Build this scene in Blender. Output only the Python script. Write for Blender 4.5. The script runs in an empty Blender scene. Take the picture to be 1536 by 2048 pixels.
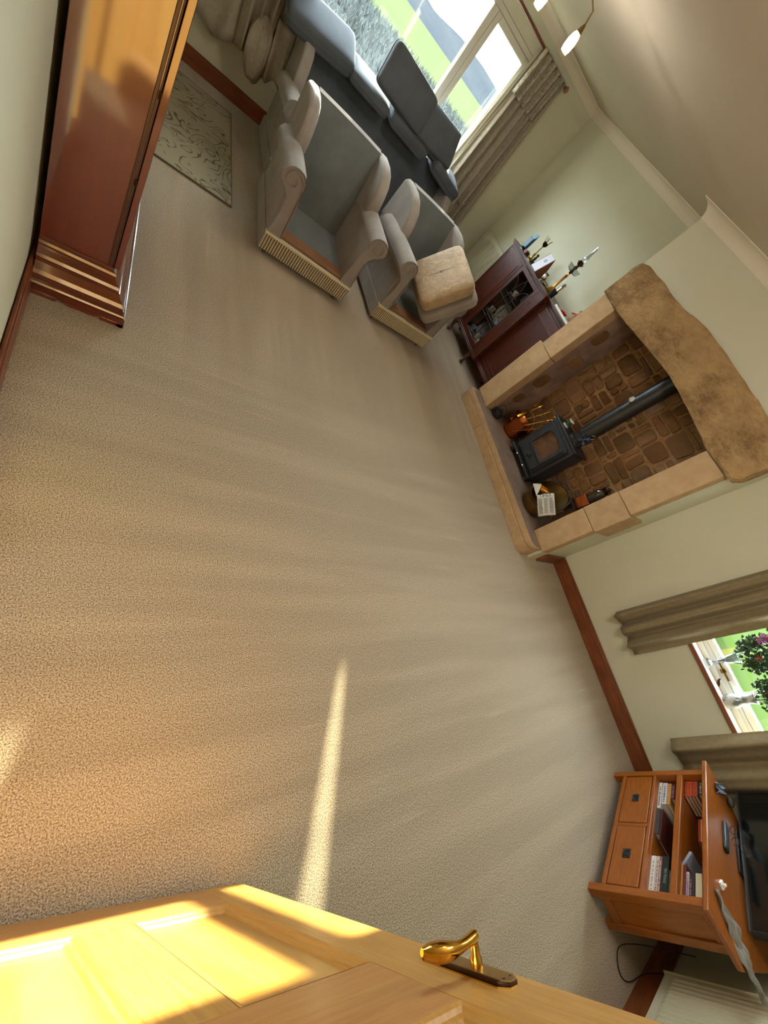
import bpy, bmesh, math, random
from mathutils import Matrix, Vector, Euler
PI = math.pi
S = bpy.context.scene
C = S.collection
random.seed(7)

# ------------------------------------------------------------------ camera
cam_d = bpy.data.cameras.new('camera'); cam = bpy.data.objects.new('camera', cam_d); C.objects.link(cam)
RX = Vector((0.73705833, -0.18809895, 0.64912541))      # image right, world
RY = Vector((0.16060898, -0.88421987, -0.43858862))     # image down, world
RZ = Vector((0.65646764, 0.42752077, -0.62151124))      # view direction, world
m = Matrix((RX, -RY, -RZ)).transposed().to_4x4()
m.translation = Vector((0, 0, 1.6266))
cam.matrix_world = m
cam_d.sensor_fit = 'HORIZONTAL'; cam_d.sensor_width = 36.0
cam_d.lens = 795.472 / 1536 * 36.0
cam_d.clip_start = 0.02; cam_d.clip_end = 800
S.camera = cam

# ------------------------------------------------------------------ light
S.view_settings.view_transform = 'Standard'
S.view_settings.look = 'None'
S.view_settings.gamma = 1.0
S.view_settings.use_curve_mapping = False
S.view_settings.exposure = 1.25
W = bpy.data.worlds.new('sky'); S.world = W; W.use_nodes = True
bg = W.node_tree.nodes['Background']
bg.inputs[0].default_value = (0.80, 0.90, 1.0, 1); bg.inputs[1].default_value = 15.0
sun_d = bpy.data.lights.new('sun', 'SUN'); sun = bpy.data.objects.new('sun', sun_d); C.objects.link(sun)
sun_d.energy = 15.0; sun_d.color = (1.0, 0.90, 0.64); sun_d.angle = math.radians(0.53)
SD = Vector((-0.322, -1.0, -0.222)).normalized()
sun.rotation_euler = SD.to_track_quat('-Z', 'Y').to_euler()

def area(name, loc, direction, sx, sy, power, col):
    d = bpy.data.lights.new(name, 'AREA'); o = bpy.data.objects.new(name, d); C.objects.link(o)
    d.shape = 'RECTANGLE'; d.size = sx; d.size_y = sy; d.energy = power; d.color = col
    o.location = loc; o.rotation_euler = Vector(direction).to_track_quat('-Z', 'Y').to_euler()
    return o
# added fill light in the unseen hall, shining in through the open doorway
area('hall_fill', (-1.1, 0.2, 1.6), (1, 0.15, -0.25), 0.9, 1.4, 7, (1.0, 0.95, 0.88))

# ------------------------------------------------------------------ materials
def rgb(h):
    h = h.lstrip('#'); v = [int(h[i:i+2], 16)/255 for i in (0, 2, 4)]
    return tuple((c/12.92 if c <= .04045 else ((c+.055)/1.055)**2.4) for c in v) + (1,)
MATS = {}
def mat(name, col, rough=.6, metal=0, spec=.5, **kw):
    if name in MATS: return MATS[name]
    M = bpy.data.materials.new(name); M.use_nodes = True; nt = M.node_tree; N = nt.nodes; L = nt.links
    b = N['Principled BSDF']
    if isinstance(col, str): col = rgb(col)
    b.inputs['Base Color'].default_value = col
    b.inputs['Roughness'].default_value = rough; b.inputs['Metallic'].default_value = metal
    b.inputs['Specular IOR Level'].default_value = spec
    if kw.get('ior'): b.inputs['IOR'].default_value = kw['ior']
    if kw.get('coat'): b.inputs['Coat Weight'].default_value = kw['coat']; b.inputs['Coat Roughness'].default_value = kw.get('coat_rough', .1); b.inputs['Coat IOR'].default_value = kw.get('coat_ior', 1.5)
    if kw.get('sheen'): b.inputs['Sheen Weight'].default_value = kw['sheen']; b.inputs['Sheen Roughness'].default_value = .4
    if kw.get('emit'): b.inputs['Emission Color'].default_value = kw['emit']; b.inputs['Emission Strength'].default_value = kw.get('es', 1)
    if kw.get('trans'): b.inputs['Transmission Weight'].default_value = kw['trans']
    tc = N.new('ShaderNodeTexCoord'); src = tc.outputs['Object']
    mp = N.new('ShaderNodeMapping'); L.new(src, mp.inputs[0]); mp.inputs['Scale'].default_value = kw.get('scale', (1, 1, 1))
    mp.inputs['Rotation'].default_value = kw.get('rot', (0, 0, 0))
    c2 = kw.get('col2')
    if c2:
        if isinstance(c2, str): c2 = rgb(c2)
        n = N.new('ShaderNodeTexNoise'); L.new(mp.outputs[0], n.inputs[0]); n.inputs['Scale'].default_value = kw.get('ns', 6)
        n.inputs['Detail'].default_value = kw.get('det', 6); n.inputs['Roughness'].default_value = kw.get('nr', .6); n.inputs['Distortion'].default_value = kw.get('dist', 0)
        r = N.new('ShaderNodeValToRGB'); L.new(n.outputs['Fac'], r.inputs[0])
        a, z = kw.get('range', (.35, .65)); r.color_ramp.elements[0].position = a; r.color_ramp.elements[1].position = z
        r.color_ramp.elements[0].color = col; r.color_ramp.elements[1].color = c2
        out = r.outputs[0]
        if kw.get('col3'):
            n3 = N.new('ShaderNodeTexNoise'); L.new(tc.outputs['Object'], n3.inputs[0]); n3.inputs['Scale'].default_value = kw.get('ns3', 2); n3.inputs['Detail'].default_value = 3
            r3 = N.new('ShaderNodeValToRGB'); L.new(n3.outputs['Fac'], r3.inputs[0]); r3.color_ramp.elements[0].position = .42; r3.color_ramp.elements[1].position = .62
            mx = N.new('ShaderNodeMix'); mx.data_type = 'RGBA'; L.new(r3.outputs[0], mx.inputs['Factor']); L.new(out, mx.inputs['A'])
            mx.inputs['B'].default_value = rgb(kw['col3']) if isinstance(kw['col3'], str) else kw['col3']; out = mx.outputs['Result']
            f = N.new('ShaderNodeMath'); f.operation = 'MULTIPLY'; f.inputs[1].default_value = kw.get('f3', .6); L.new(r3.outputs[0], f.inputs[0]); L.new(f.outputs[0], mx.inputs['Factor'])
        if kw.get('objvar'):
            oi = N.new('ShaderNodeObjectInfo'); hs = N.new('ShaderNodeHueSaturation'); L.new(out, hs.inputs['Color'])
            mr = N.new('ShaderNodeMapRange'); L.new(oi.outputs['Random'], mr.inputs[0]); mr.inputs['To Min'].default_value = 1-kw['objvar']; mr.inputs['To Max'].default_value = 1+kw['objvar']
            L.new(mr.outputs[0], hs.inputs['Value']); out = hs.outputs[0]
        L.new(out, b.inputs['Base Color'])
    if kw.get('bump'):
        n2 = N.new('ShaderNodeTexNoise'); L.new(mp.outputs[0], n2.inputs[0]); n2.inputs['Scale'].default_value = kw.get('bs', 60); n2.inputs['Detail'].default_value = kw.get('bd', 4)
        bp = N.new('ShaderNodeBump'); L.new(n2.outputs['Fac'], bp.inputs['Height']); bp.inputs['Strength'].default_value = kw['bump']; bp.inputs['Distance'].default_value = kw.get('bdist', .01)
        L.new(bp.outputs[0], b.inputs['Normal'])
    MATS[name] = M
    return M

def wood(name, c1, c2, scale, rough=.35, **kw):
    return mat(name, c1, rough, col2=c2, scale=scale, ns=kw.pop('ns', 3), det=8, nr=.65, dist=.6, **kw)

M_wall = mat('wall_paint', '#c9c6ac', .75, spec=.2, col2='#cecbb2', ns=1.2, bump=.06, bs=90, bdist=.003)
M_ceil = mat('ceiling_paint', '#c8bba4', .85, spec=.15, col2='#cdc1aa', ns=1.0, bump=.12, bs=70, bdist=.004)
M_cove = mat('cove_paint', '#ddd2ba', .6, spec=.3)
M_base = wood('pine_skirting', '#8a4a22', '#6f3516', (14, 1.2, 14), .4, coat=.2, col3='#4f220c', ns3=5, f3=.35)
M_base_x = wood('pine_skirting_across', '#8a4a22', '#6f3516', (1.2, 14, 14), .4, coat=.2, col3='#4f220c', ns3=5, f3=.35)
M_mahog = wood('mahogany', '#5a1202', '#691a04', (5, 5, .6), .3, coat=1.0, coat_rough=.07, coat_ior=1.9, ns=2)
M_mahog2 = wood('dark_mahogany', '#3d190c', '#4e2110', (3, 3, .6), .35, coat=.25, coat_rough=.25)
M_oak = wood('light_oak', '#c2944c', '#b28039', (26, 26, 1.6), .38, bump=.08, bs=8, coat=.15)
M_oakh = wood('light_oak_across', '#bd8a4c', '#ad763a', (1.6, 26, 26), .38, bump=.08, bs=8, coat=.15)
M_oakp = wood('light_oak_panel', '#c89a50', '#ae7c36', (7, 7, .8), .38, ns=2.0, coat=.15)
M_oak2 = wood('golden_oak', '#a05a1a', '#8c4a12', (3, 24, 24), .35, coat=.25)
M_oak2v = wood('golden_oak_upright', '#a05a1a', '#8c4a12', (20, 20, 2), .35, coat=.25)
M_stone = mat('sandstone', '#b99c75', .85, col2='#ab8d67', ns=14, det=8, bump=.15, bs=60, bdist=.004, col3='#a58562', ns3=3, f3=.45, spec=.2, objvar=.05)
M_lintel = mat('rough_sandstone', '#a88a60', .9, col2='#7f6240', ns=11, det=10, nr=.75, bump=1.0, bs=22, bd=8, bdist=.03, range=(.38, .60), col3='#bd9a6a', ns3=3, spec=.15, scale=(1, .8, 1.4))
M_rubble = mat('rubble_stone', '#8d6740', .9, col2='#6b4b2f', ns=8, det=8, bump=.6, bs=30, bdist=.01, col3='#8d7458', ns3=4, f3=.5, spec=.15, objvar=.3)
M_mortar = mat('mortar', '#a8845a', .95, col2='#94724c', ns=30, bump=.4, bs=70, bdist=.006, spec=.1)
M_hearth = mat('hearth_stone', '#8f7a6a', .7, col2='#7c695c', ns=10, bump=.1, bs=50, bdist=.003)
M_iron = mat('cast_iron', (.014, .015, .016, 1), .45, col2=(.02, .02, .022, 1), ns=40, spec=.5)
M_flue = mat('enamel_flue', (.016, .017, .014, 1), .38, spec=.5)
M_brass = mat('brass', (.62, .38, .08, 1), .2, 1)
M_brassd = mat('dull_brass', (.22, .14, .045, 1), .4, 1, col2=(.15, .09, .03, 1), ns=6)
M_gold = mat('polished_brass', (.75, .42, .06, 1), .12, 1)
M_bronze = mat('bronze_edge', (.05, .025, .01, 1), .25, .8)
M_copper = mat('copper', (.60, .17, .05, 1), .25, 1)
M_chrome = mat('chrome', (.7, .7, .72, 1), .15, 1)
M_silver = mat('silver', (.55, .55, .52, 1), .25, 1)
M_white = mat('white_gloss', '#dcd8cc', .35)
M_upvc = mat('white_window_frame', '#cfc9b8', .35)
M_rad = mat('radiator_enamel', '#c6c1a6', .35)
M_black = mat('black_plastic', (.012, .012, .013, 1), .35)
M_screen = mat('tv_screen', (.004, .006, .006, 1), .12, spec=.6)
M_fab_in = mat('grey_green_velour', '#6b706d', .95, col2='#606562', ns=5, sheen=.25, bump=.15, bs=200, bdist=.002, spec=.1)
M_fab_out = mat('beige_velour', '#989088', .92, col2='#8b8278', ns=5, sheen=.3, bump=.15, bs=200, bdist=.002, spec=.1)
M_fab_deck = mat('seat_lining', '#8d6a4c', .9, col2='#7d5a40', ns=4, spec=.1)
M_fringe = mat('fringe_cord', '#d3c7a8', .85, spec=.1)
M_fab_cush = mat('backlit_velour', '#5a5e63', .95, col2='#505459', ns=5, sheen=.1, spec=.1)  # suite velour with its backlit blue-grey shade put into the colour
M_curt = mat('curtain_fabric', '#a69c89', .9, col2='#9a8f7b', ns=30, sheen=.15, spec=.1)
M_curt_r = mat('curtain_fabric_beige', '#8f8062', .85, col2='#857657', ns=30, sheen=.15, spec=.1)

def glass_mat(name='window_glass', tint=(.96, .99, .98, 1), refl=.07):
    M = bpy.data.materials.new(name); M.use_nodes = True; nt = M.node_tree; N = nt.nodes; L = nt.links
    N.remove(N['Principled BSDF']); o = N['Material Output']
    t = N.new('ShaderNodeBsdfTransparent'); t.inputs[0].default_value = tint
    g = N.new('ShaderNodeBsdfGlossy'); g.inputs['Roughness'].default_value = .03
    mx = N.new('ShaderNodeMixShader'); mx.inputs[0].default_value = refl
    L.new(t.outputs[0], mx.inputs[1]); L.new(g.outputs[0], mx.inputs[2]); L.new(mx.outputs[0], o.inputs[0])
    return M
M_glass = glass_mat()
M_glass_c = glass_mat('cabinet_glass', (.9, .92, .92, 1), .06)
M_crystal = glass_mat('crystal', (.80, .86, .90, 1), .28)

def carpet_mat():
    M = bpy.data.materials.new('carpet'); M.use_nodes = True; nt = M.node_tree; N = nt.nodes; L = nt.links
    b = N['Principled BSDF']; b.inputs['Roughness'].default_value = .95; b.inputs['Specular IOR Level'].default_value = .05
    b.inputs['Sheen Weight'].default_value = .2
    tc = N.new('ShaderNodeTexCoord')
    fine = N.new('ShaderNodeTexNoise'); fine.inputs['Scale'].default_value = 240; fine.inputs['Detail'].default_value = 5; fine.inputs['Roughness'].default_value = .75
    L.new(tc.outputs['Object'], fine.inputs[0])
    r = N.new('ShaderNodeValToRGB'); L.new(fine.outputs['Fac'], r.inputs[0])
    r.color_ramp.elements[0].position = .39; r.color_ramp.elements[0].color = rgb('#5d4f3e')
    r.color_ramp.elements[1].position = .61; r.color_ramp.elements[1].color = rgb('#d6c8af')
    e = r.color_ramp.elements.new(.49); e.color = rgb('#a6947a')
    # pile laid over by the vacuum cleaner: long lighter and darker strokes
    def strokes(rot, sc, f0, f1, t0, t1, scale=1.5, dist=.3):
        mp = N.new('ShaderNodeMapping'); L.new(tc.outputs['Object'], mp.inputs[0]); mp.inputs['Rotation'].default_value = (0, 0, rot); mp.inputs['Scale'].default_value = sc
        n2 = N.new('ShaderNodeTexNoise'); L.new(mp.outputs[0], n2.inputs[0]); n2.inputs['Scale'].default_value = scale; n2.inputs['Detail'].default_value = 2; n2.inputs['Distortion'].default_value = dist
        r2 = N.new('ShaderNodeMapRange'); L.new(n2.outputs['Fac'], r2.inputs[0]); r2.inputs['From Min'].default_value = f0; r2.inputs['From Max'].default_value = f1
        r2.inputs['To Min'].default_value = t0; r2.inputs['To Max'].default_value = t1; return r2.outputs[0]
    def math_(op, x, y):
        q = N.new('ShaderNodeMath'); q.operation = op
        for i, v in enumerate((x, y)):
            if isinstance(v, (int, float)): q.inputs[i].default_value = v
            else: L.new(v, q.inputs[i])
        return q.outputs[0]
    sx = N.new('ShaderNodeSeparateXYZ'); L.new(tc.outputs['Object'], sx.inputs[0])
    zone = N.new('ShaderNodeMapRange'); L.new(sx.outputs['Y'], zone.inputs[0]); zone.inputs['From Min'].default_value = 1.5; zone.inputs['From Max'].default_value = 2.3
    near_ = math_('ADD', strokes(-.12, (.35, 4.5, 1), .40, .60, .93, 1.05), strokes(.22, (.8, 15, 1), .66, .74, 0, .13, 1.6, .1))
    far_ = math_('ADD', strokes(.10, (4.0, .35, 1), .40, .60, .93, 1.05), strokes(-.15, (13, .7, 1), .66, .74, 0, .10, 1.6, .1))
    mxz = N.new('ShaderNodeMix'); L.new(zone.outputs[0], mxz.inputs['Factor']); L.new(near_, mxz.inputs['A']); L.new(far_, mxz.inputs['B'])
    class add: outputs = [mxz.outputs['Result']]
    hs = N.new('ShaderNodeHueSaturation'); L.new(r.outputs[0], hs.inputs['Color']); L.new(add.outputs[0], hs.inputs['Value'])
    L.new(hs.outputs[0], b.inputs['Base Color'])
    bp = N.new('ShaderNodeBump'); L.new(fine.outputs['Fac'], bp.inputs['Height']); bp.inputs['Strength'].default_value = .6; bp.inputs['Distance'].default_value = .004
    L.new(bp.outputs[0], b.inputs['Normal'])
    return M
M_carpet = carpet_mat()

def rug_mat():
    M = bpy.data.materials.new('rug_weave'); M.use_nodes = True; nt = M.node_tree; N = nt.nodes; L = nt.links
    b = N['Principled BSDF']; b.inputs['Roughness'].default_value = .95; b.inputs['Specular IOR Level'].default_value = .05
    tc = N.new('ShaderNodeTexCoord')
    n = N.new('ShaderNodeTexNoise'); n.inputs['Scale'].default_value = 3.6; n.inputs['Detail'].default_value = 0.6; n.inputs['Distortion'].default_value = 1.8; L.new(tc.outputs['Object'], n.inputs[0])
    # contour lines of a distorted noise make the scrolling flower outlines
    m1 = N.new('ShaderNodeMath'); m1.operation = 'MULTIPLY'; m1.inputs[1].default_value = 7; L.new(n.outputs['Fac'], m1.inputs[0])
    m2 = N.new('ShaderNodeMath'); m2.operation = 'FRACT'; L.new(m1.outputs[0], m2.inputs[0])
    r = N.new('ShaderNodeValToRGB'); L.new(m2.outputs[0], r.inputs[0]); cr = r.color_ramp
    cr.elements[0].position = .34; cr.elements[0].color = (0, 0, 0, 1); cr.elements[1].position = .66; cr.elements[1].color = (0, 0, 0, 1)
    e = cr.elements.new(.5); e.color = (1, 1, 1, 1)
    k = N.new('ShaderNodeTexNoise'); k.inputs['Scale'].default_value = 3.1; L.new(tc.outputs['Object'], k.inputs[0])
    kr = N.new('ShaderNodeValToRGB'); L.new(k.outputs['Fac'], kr.inputs[0]); kr.color_ramp.elements[0].position = .42; kr.color_ramp.elements[1].position = .47
    mm = N.new('ShaderNodeMath'); mm.operation = 'MULTIPLY'; L.new(r.outputs[0], mm.inputs[0]); L.new(kr.outputs[0], mm.inputs[1])
    mx = N.new('ShaderNodeMix'); mx.data_type = 'RGBA'; L.new(mm.outputs[0], mx.inputs['Factor'])
    mx.inputs['A'].default_value = rgb('#9a8f77'); mx.inputs['B'].default_value = rgb('#54492f')
    L.new(mx.outputs['Result'], b.inputs['Base Color'])
    return M
M_rug = rug_mat()

# ------------------------------------------------------------------ mesh helpers
class MB:
    """collects shapes; build() links them as ONE mesh object"""
    def __init__(s, T=None): s.v = []; s.f = []; s.T = T or Matrix.Identity(4); s.sm = False
    def add(s, vs, fs):
        o = len(s.v); s.v += [tuple(s.T @ Vector(p)) for p in vs]; s.f += [tuple(i+o for i in f) for f in fs]; return s
    def box(s, a, b):
        (x0, y0, z0), (x1, y1, z1) = a, b
        if x0 > x1: x0, x1 = x1, x0
        if y0 > y1: y0, y1 = y1, y0
        if z0 > z1: z0, z1 = z1, z0
        vs = [(x0,y0,z0),(x1,y0,z0),(x1,y1,z0),(x0,y1,z0),(x0,y0,z1),(x1,y0,z1),(x1,y1,z1),(x0,y1,z1)]
        return s.add(vs, [(0,3,2,1),(4,5,6,7),(0,1,5,4),(1,2,6,5),(2,3,7,6),(3,0,4,7)])
    def prism(s, poly, lo, hi, axis='x'):
        """poly of 2D points in the two other axes (order xyz), extruded along axis"""
        n = len(poly)
        def P(a, p): return {'x': (a, p[0], p[1]), 'y': (p[0], a, p[1]), 'z': (p[0], p[1], a)}[axis]
        vs = [P(lo, p) for p in poly] + [P(hi, p) for p in poly]
        fs = [tuple(range(n))[::-1], tuple(range(n, 2*n))] + [(i, (i+1) % n, n+(i+1) % n, n+i) for i in range(n)]
        return s.add(vs, fs)
    def lathe(s, prof, c=(0, 0, 0), seg=20, axis='z', cap=True):
        vs = []; n = len(prof)
        for i in range(seg):
            a = 2*PI*i/seg
            for r, h in prof:
                p = (r*math.cos(a), r*math.sin(a), h)
                if axis == 'x': p = (h, p[0], p[1])
                if axis == 'y': p = (p[0], h, p[1])
                vs.append((c[0]+p[0], c[1]+p[1], c[2]+p[2]))
        fs = [(i*n+k, ((i+1) % seg)*n+k, ((i+1) % seg)*n+k+1, i*n+k+1) for i in range(seg) for k in range(n-1)]
        if cap:
            if prof[0][0] > 1e-6: fs.append(tuple(i*n for i in range(seg))[::-1])
            if prof[-1][0] > 1e-6: fs.append(tuple(i*n+n-1 for i in range(seg)))
        return s.add(vs, fs)
    def tube(s, pts, r, seg=8, closed=False):
        pts = [Vector(p) for p in pts]; n = len(pts); vs = []; up = Vector((0, 0, 1))
        rr = r if isinstance(r, (list, tuple)) else [r]*n
        prev = None
        for i, p in enumerate(pts):
            if closed: t = pts[(i+1) % n]-pts[i-1]
            else: t = pts[min(i+1, n-1)]-pts[max(i-1, 0)]
            t.normalize()
            if prev is None:
                q = up if abs(t.z) < .95 else Vector((1, 0, 0)); a = t.cross(q).normalized()
            else:
                a = prev - t*prev.dot(t)
                a = a.normalized() if a.length > 1e-6 else t.orthogonal().normalized()
            prev = a; b = t.cross(a)
            for k in range(seg):
                an = 2*PI*k/seg; vs.append(tuple(p + a*(rr[i]*math.cos(an)) + b*(rr[i]*math.sin(an))))
        m = n if closed else n-1
        fs = [(i*seg+k, i*seg+(k+1) % seg, ((i+1) % n)*seg+(k+1) % seg, ((i+1) % n)*seg+k) for i in range(m) for k in range(seg)]
        if not closed: fs += [tuple(range(seg))[::-1], tuple((n-1)*seg+k for k in range(seg))]
        return s.add(vs, fs)
    def grid(s, fn, nu, nv, wrap=False):
        vs = [fn(i/nu, j/nv) for i in range(nu+1) for j in range(nv+1)]
        fs = [(i*(nv+1)+j, (i+1)*(nv+1)+j, (i+1)*(nv+1)+j+1, i*(nv+1)+j+1) for i in range(nu) for j in range(nv)]
        return s.add(vs, fs)
    def ball(s, c, r, seg=12, rings=8, sc=(1, 1, 1)):
        prof = [(max(0, r*math.sin(PI*k/rings)), -r*math.cos(PI*k/rings)) for k in range(rings+1)]
        k0 = len(s.v); s.lathe(prof, (0, 0, 0), seg, cap=False)
        inv = s.T
        for i in range(k0, len(s.v)):
            p = inv.inverted() @ Vector(s.v[i]); s.v[i] = tuple(inv @ Vector((c[0]+p.x*sc[0], c[1]+p.y*sc[1], c[2]+p.z*sc[2])))
        return s
    def build(s, name, m, parent=None, bevel=0, smooth=False, seg=2, sub=0, solid=0):
        me = bpy.data.meshes.new(name); me.from_pydata(s.v, [], s.f); me.update()
        bm = bmesh.new(); bm.from_mesh(me); bmesh.ops.remove_doubles(bm, verts=bm.verts, dist=1e-5)
        bmesh.ops.recalc_face_normals(bm, faces=bm.faces); bm.to_mesh(me); bm.free()
        o = bpy.data.objects.new(name, me); C.objects.link(o)
        if isinstance(m, (list, tuple)):
            for q in m: me.materials.append(q)
        elif m: me.materials.append(m)
        if parent: o.parent = parent
        if solid: q = o.modifiers.new('thickness', 'SOLIDIFY'); q.thickness = solid; q.offset = 0
        if bevel: q = o.modifiers.new('bevel', 'BEVEL'); q.width = bevel; q.segments = seg; q.limit_method = 'ANGLE'; q.angle_limit = .6
        if sub: q = o.modifiers.new('smooth', 'SUBSURF'); q.levels = sub; q.render_levels = sub
        if smooth or bevel or sub:
            for p in me.polygons: p.use_smooth = True
            if not sub:
                try: me.set_sharp_from_angle(angle=math.radians(40))
                except Exception: pass
        return o

def tag(o, label=None, cat=None, group=None, kind=None):
    if label: o['label'] = label
    if cat: o['category'] = cat
    if group: o['group'] = group
    if kind: o['kind'] = kind
    return o
def thing(name, loc, label, cat, rz=0, group=None, T=None):
    o = bpy.data.objects.new(name, None); C.objects.link(o); o.empty_display_size = .1
    if T is not None: o.matrix_world = T
    else: o.location = loc; o.rotation_euler = (0, 0, rz)
    return tag(o, label, cat, group)
def struct(o, label=None):
    o['kind'] = 'structure'
    if label: o['label'] = label
    return o
def copy_tree(o, parent=None):
    c = o.copy(); C.objects.link(c); c.parent = parent
    for ch in list(o.children): copy_tree(ch, c)
    return c
def add_text(name, txt, size, m, T, parent=None, extrude=.0003, align='CENTER'):
    cu = bpy.data.curves.new(name, 'FONT'); cu.body = txt; cu.size = size; cu.extrude = extrude; cu.align_x = align; cu.align_y = 'CENTER'; cu.resolution_u = 2
    to = bpy.data.objects.new(name, cu); C.objects.link(to)
    dg = bpy.context.evaluated_depsgraph_get(); me = bpy.data.meshes.new_from_object(to.evaluated_get(dg))
    bpy.data.objects.remove(to); me.transform(T); me.materials.clear(); me.materials.append(m)
    o = bpy.data.objects.new(name, me); C.objects.link(o)
    if parent: o.parent = parent
    return o

# ------------------------------------------------------------------ room shell
XL, XW, XB, YF, YN, HC = -0.174, 4.026, 3.512, 5.508, -1.67, 2.40
YB0, YB1 = 0.961, 2.90
DJ0, DJ1, DH = -0.27, 0.62, 2.03          # doorway in the left wall
# floor
b = MB().add([(XL-1.3, YN-.3, 0), (XW+.3, YN-.3, 0), (XW+.3, YF+.3, 0), (XL-1.3, YF+.3, 0)], [(0, 1, 2, 3)])
b.box((XL-1.3, YN-.3, -.12), (XW+.3, YF+.3, -.001))
struct(b.build('floor', M_carpet), 'beige cut-pile carpet with vacuum strokes')
struct(MB().box((XL-1.3, YN-.3, HC), (XW+.4, YF+.4, HC+.15)).build('ceiling', M_ceil), 'beige painted ceiling')
# left wall with doorway, and the hall behind it
b = MB(); b.box((XL-.12, YN-.3, 0), (XL, DJ0, HC)); b.box((XL-.12, DJ1, 0), (XL, YF+.3, HC)); b.box((XL-.12, DJ0, DH), (XL, DJ1, HC))
struct(b.build('wall_left', M_wall), 'cream painted wall with the doorway')
b = MB(); b.box((XL-1.4, YN-.3, 0), (XL-1.3, YF+.3, HC)); b.box((XL-1.3, 1.6, 0), (XL-.12, 1.7, HC)); b.box((XL-1.3, -1.3, 0), (XL-.12, -1.2, HC))
struct(b.build('wall_hall', M_wall), 'cream wall of the hall beyond the doorway')
# far wall with window 1
WX0, WX1, WZ0, WZ1 = 0.92, 3.07, 0.92, 2.125
b = MB(); b.box((XL, YF, 0), (WX0, YF+.28, HC)); b.box((WX1, YF, 0), (XW+.3, YF+.28, HC)); b.box((WX0, YF, 0), (WX1, YF+.28, WZ0)); b.box((WX0, YF, WZ1), (WX1, YF+.28, HC))
struct(b.build('wall_far', M_wall), 'cream painted window wall at the far end')
# right wall (alcove / small window side) with window 2
VY0, VY1, VZ0, VZ1 = -.86, .24, .80, 2.0
b = MB(); b.box((XW, YN-.3, 0), (XW+.3, VY0, HC)); b.box((XW, VY1, 0), (XW+.3, YF, HC)); b.box((XW, VY0, 0), (XW+.3, VY1, VZ0)); b.box((XW, VY0, VZ1), (XW+.3, VY1, HC))
struct(b.build('wall_right', M_wall), 'cream painted wall with the small window')
struct(MB().box((XL, YN-.3, 0), (XW, YN, HC)).build('wall_near', M_wall), 'cream painted near wall behind the radiator')
# chimney breast with the fireplace opening
FY0, FY1, FZ1 = 1.165, 2.68, 1.60
b = MB(); b.box((XB, YB0, 0), (XW, FY0-.022, HC)); b.box((XB, FY1+.022, 0), (XW, YB1, HC)); b.box((XB, FY0-.022, FZ1+.03), (XW, FY1+.022, HC))
struct(b.build('wall_chimney', M_wall), 'cream plastered chimney breast above the fireplace')

# coving: concave quarter swept along the wall lines
def cove_run(mb, p, q, n, c0=None, c1=None):
    """p,q 2D ends on the wall, n inward normal; c0/c1 mitre: +1 inner (shorten at ceiling) -1 outer"""
    w, h = .085, .088; t = (Vector(q)-Vector(p)).normalized(); nn = Vector(n)
    prof = [(.0, -h), (.006, -h)] + [(.006+(w-.012)*(1-math.cos(a)), -h+(h-.006)*math.sin(a)) for a in [PI/2*k/7 for k in range(8)]] + [(w, -.006), (w, 0), (0, 0)]
    vs = []
    for end, base, sgn, cc in ((0, Vector(p), 1, c0 or 0), (1, Vector(q), -1, c1 or 0)):
        for d, z in prof:
            xy = base + nn*d + t*(sgn*cc*d); vs.append((xy.x, xy.y, HC+z))
    k = len(prof); mb.add(vs, [tuple(range(k))[::-1], tuple(range(k, 2*k))] + [(i, (i+1) % k, k+(i+1) % k, k+i) for i in range(k)])
b = MB()
cove_run(b, (XL, YF), (XW, YF), (0, -1), 1, 1)
cove_run(b, (XW, YF), (XW, YB1), (-1, 0), 1, 1)
cove_run(b, (XW, YB1), (XB, YB1), (0, 1), 1, -1)
cove_run(b, (XB, YB1), (XB, YB0), (-1, 0), -1, -1)
cove_run(b, (XB, YB0), (XW, YB0), (0, -1), -1, 1)
cove_run(b, (XW, YB0), (XW, YN), (-1, 0), 1, 1)
cove_run(b, (XW, YN), (XL, YN), (0, 1), 1, 1)
cove_run(b, (XL, YN), (XL, YF), (1, 0), 1, 1)
struct(b.build('trim_1', M_cove, smooth=True), 'curved cream plaster coving round the ceiling')

def skirting(name, pts, m, lab):
    """boxy skirting with a rounded top, run by run: (x0,y0,x1,y1)"""
    b = MB()
    for x0, y0, x1, y1 in pts: b.box((x0, y0, 0.0), (x1, y1, .118)); 
    for x0, y0, x1, y1 in pts:
        sx = .006 if abs(x1-x0) < abs(y1-y0) else 0; sy = .006 if not sx else 0
        b.box((x0+sx, y0+sy, .118), (x1-sx if sx else x1, y1-sy if sy else y1, .134))
    return struct(b.build(name, m, bevel=.003), lab)
T = .024
skirting('baseboard_right', [(XW-T, -1.645, XW, YB0-T), (XW-T, YB1, XW, YF-T)], M_base, 'reddish pine skirting board of the right wall')
skirting('baseboard_chimney', [(XB+.14, YB0-T, XW, YB0)], M_base_x, 'short reddish pine skirting board on the side of the chimney breast')
skirting('baseboard_far', [(XL+T, YF-T, XW, YF)], M_base_x, 'reddish pine skirting board under the far window')
skirting('baseboard_left', [(XL, .72, XL+T, YF)], M_base, 'reddish pine skirting board of the left wall')
skirting('baseboard_near', [(XL+T, YN, XW, YN+T)], M_base_x, 'dark reddish pine skirting board behind the radiator')

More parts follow.
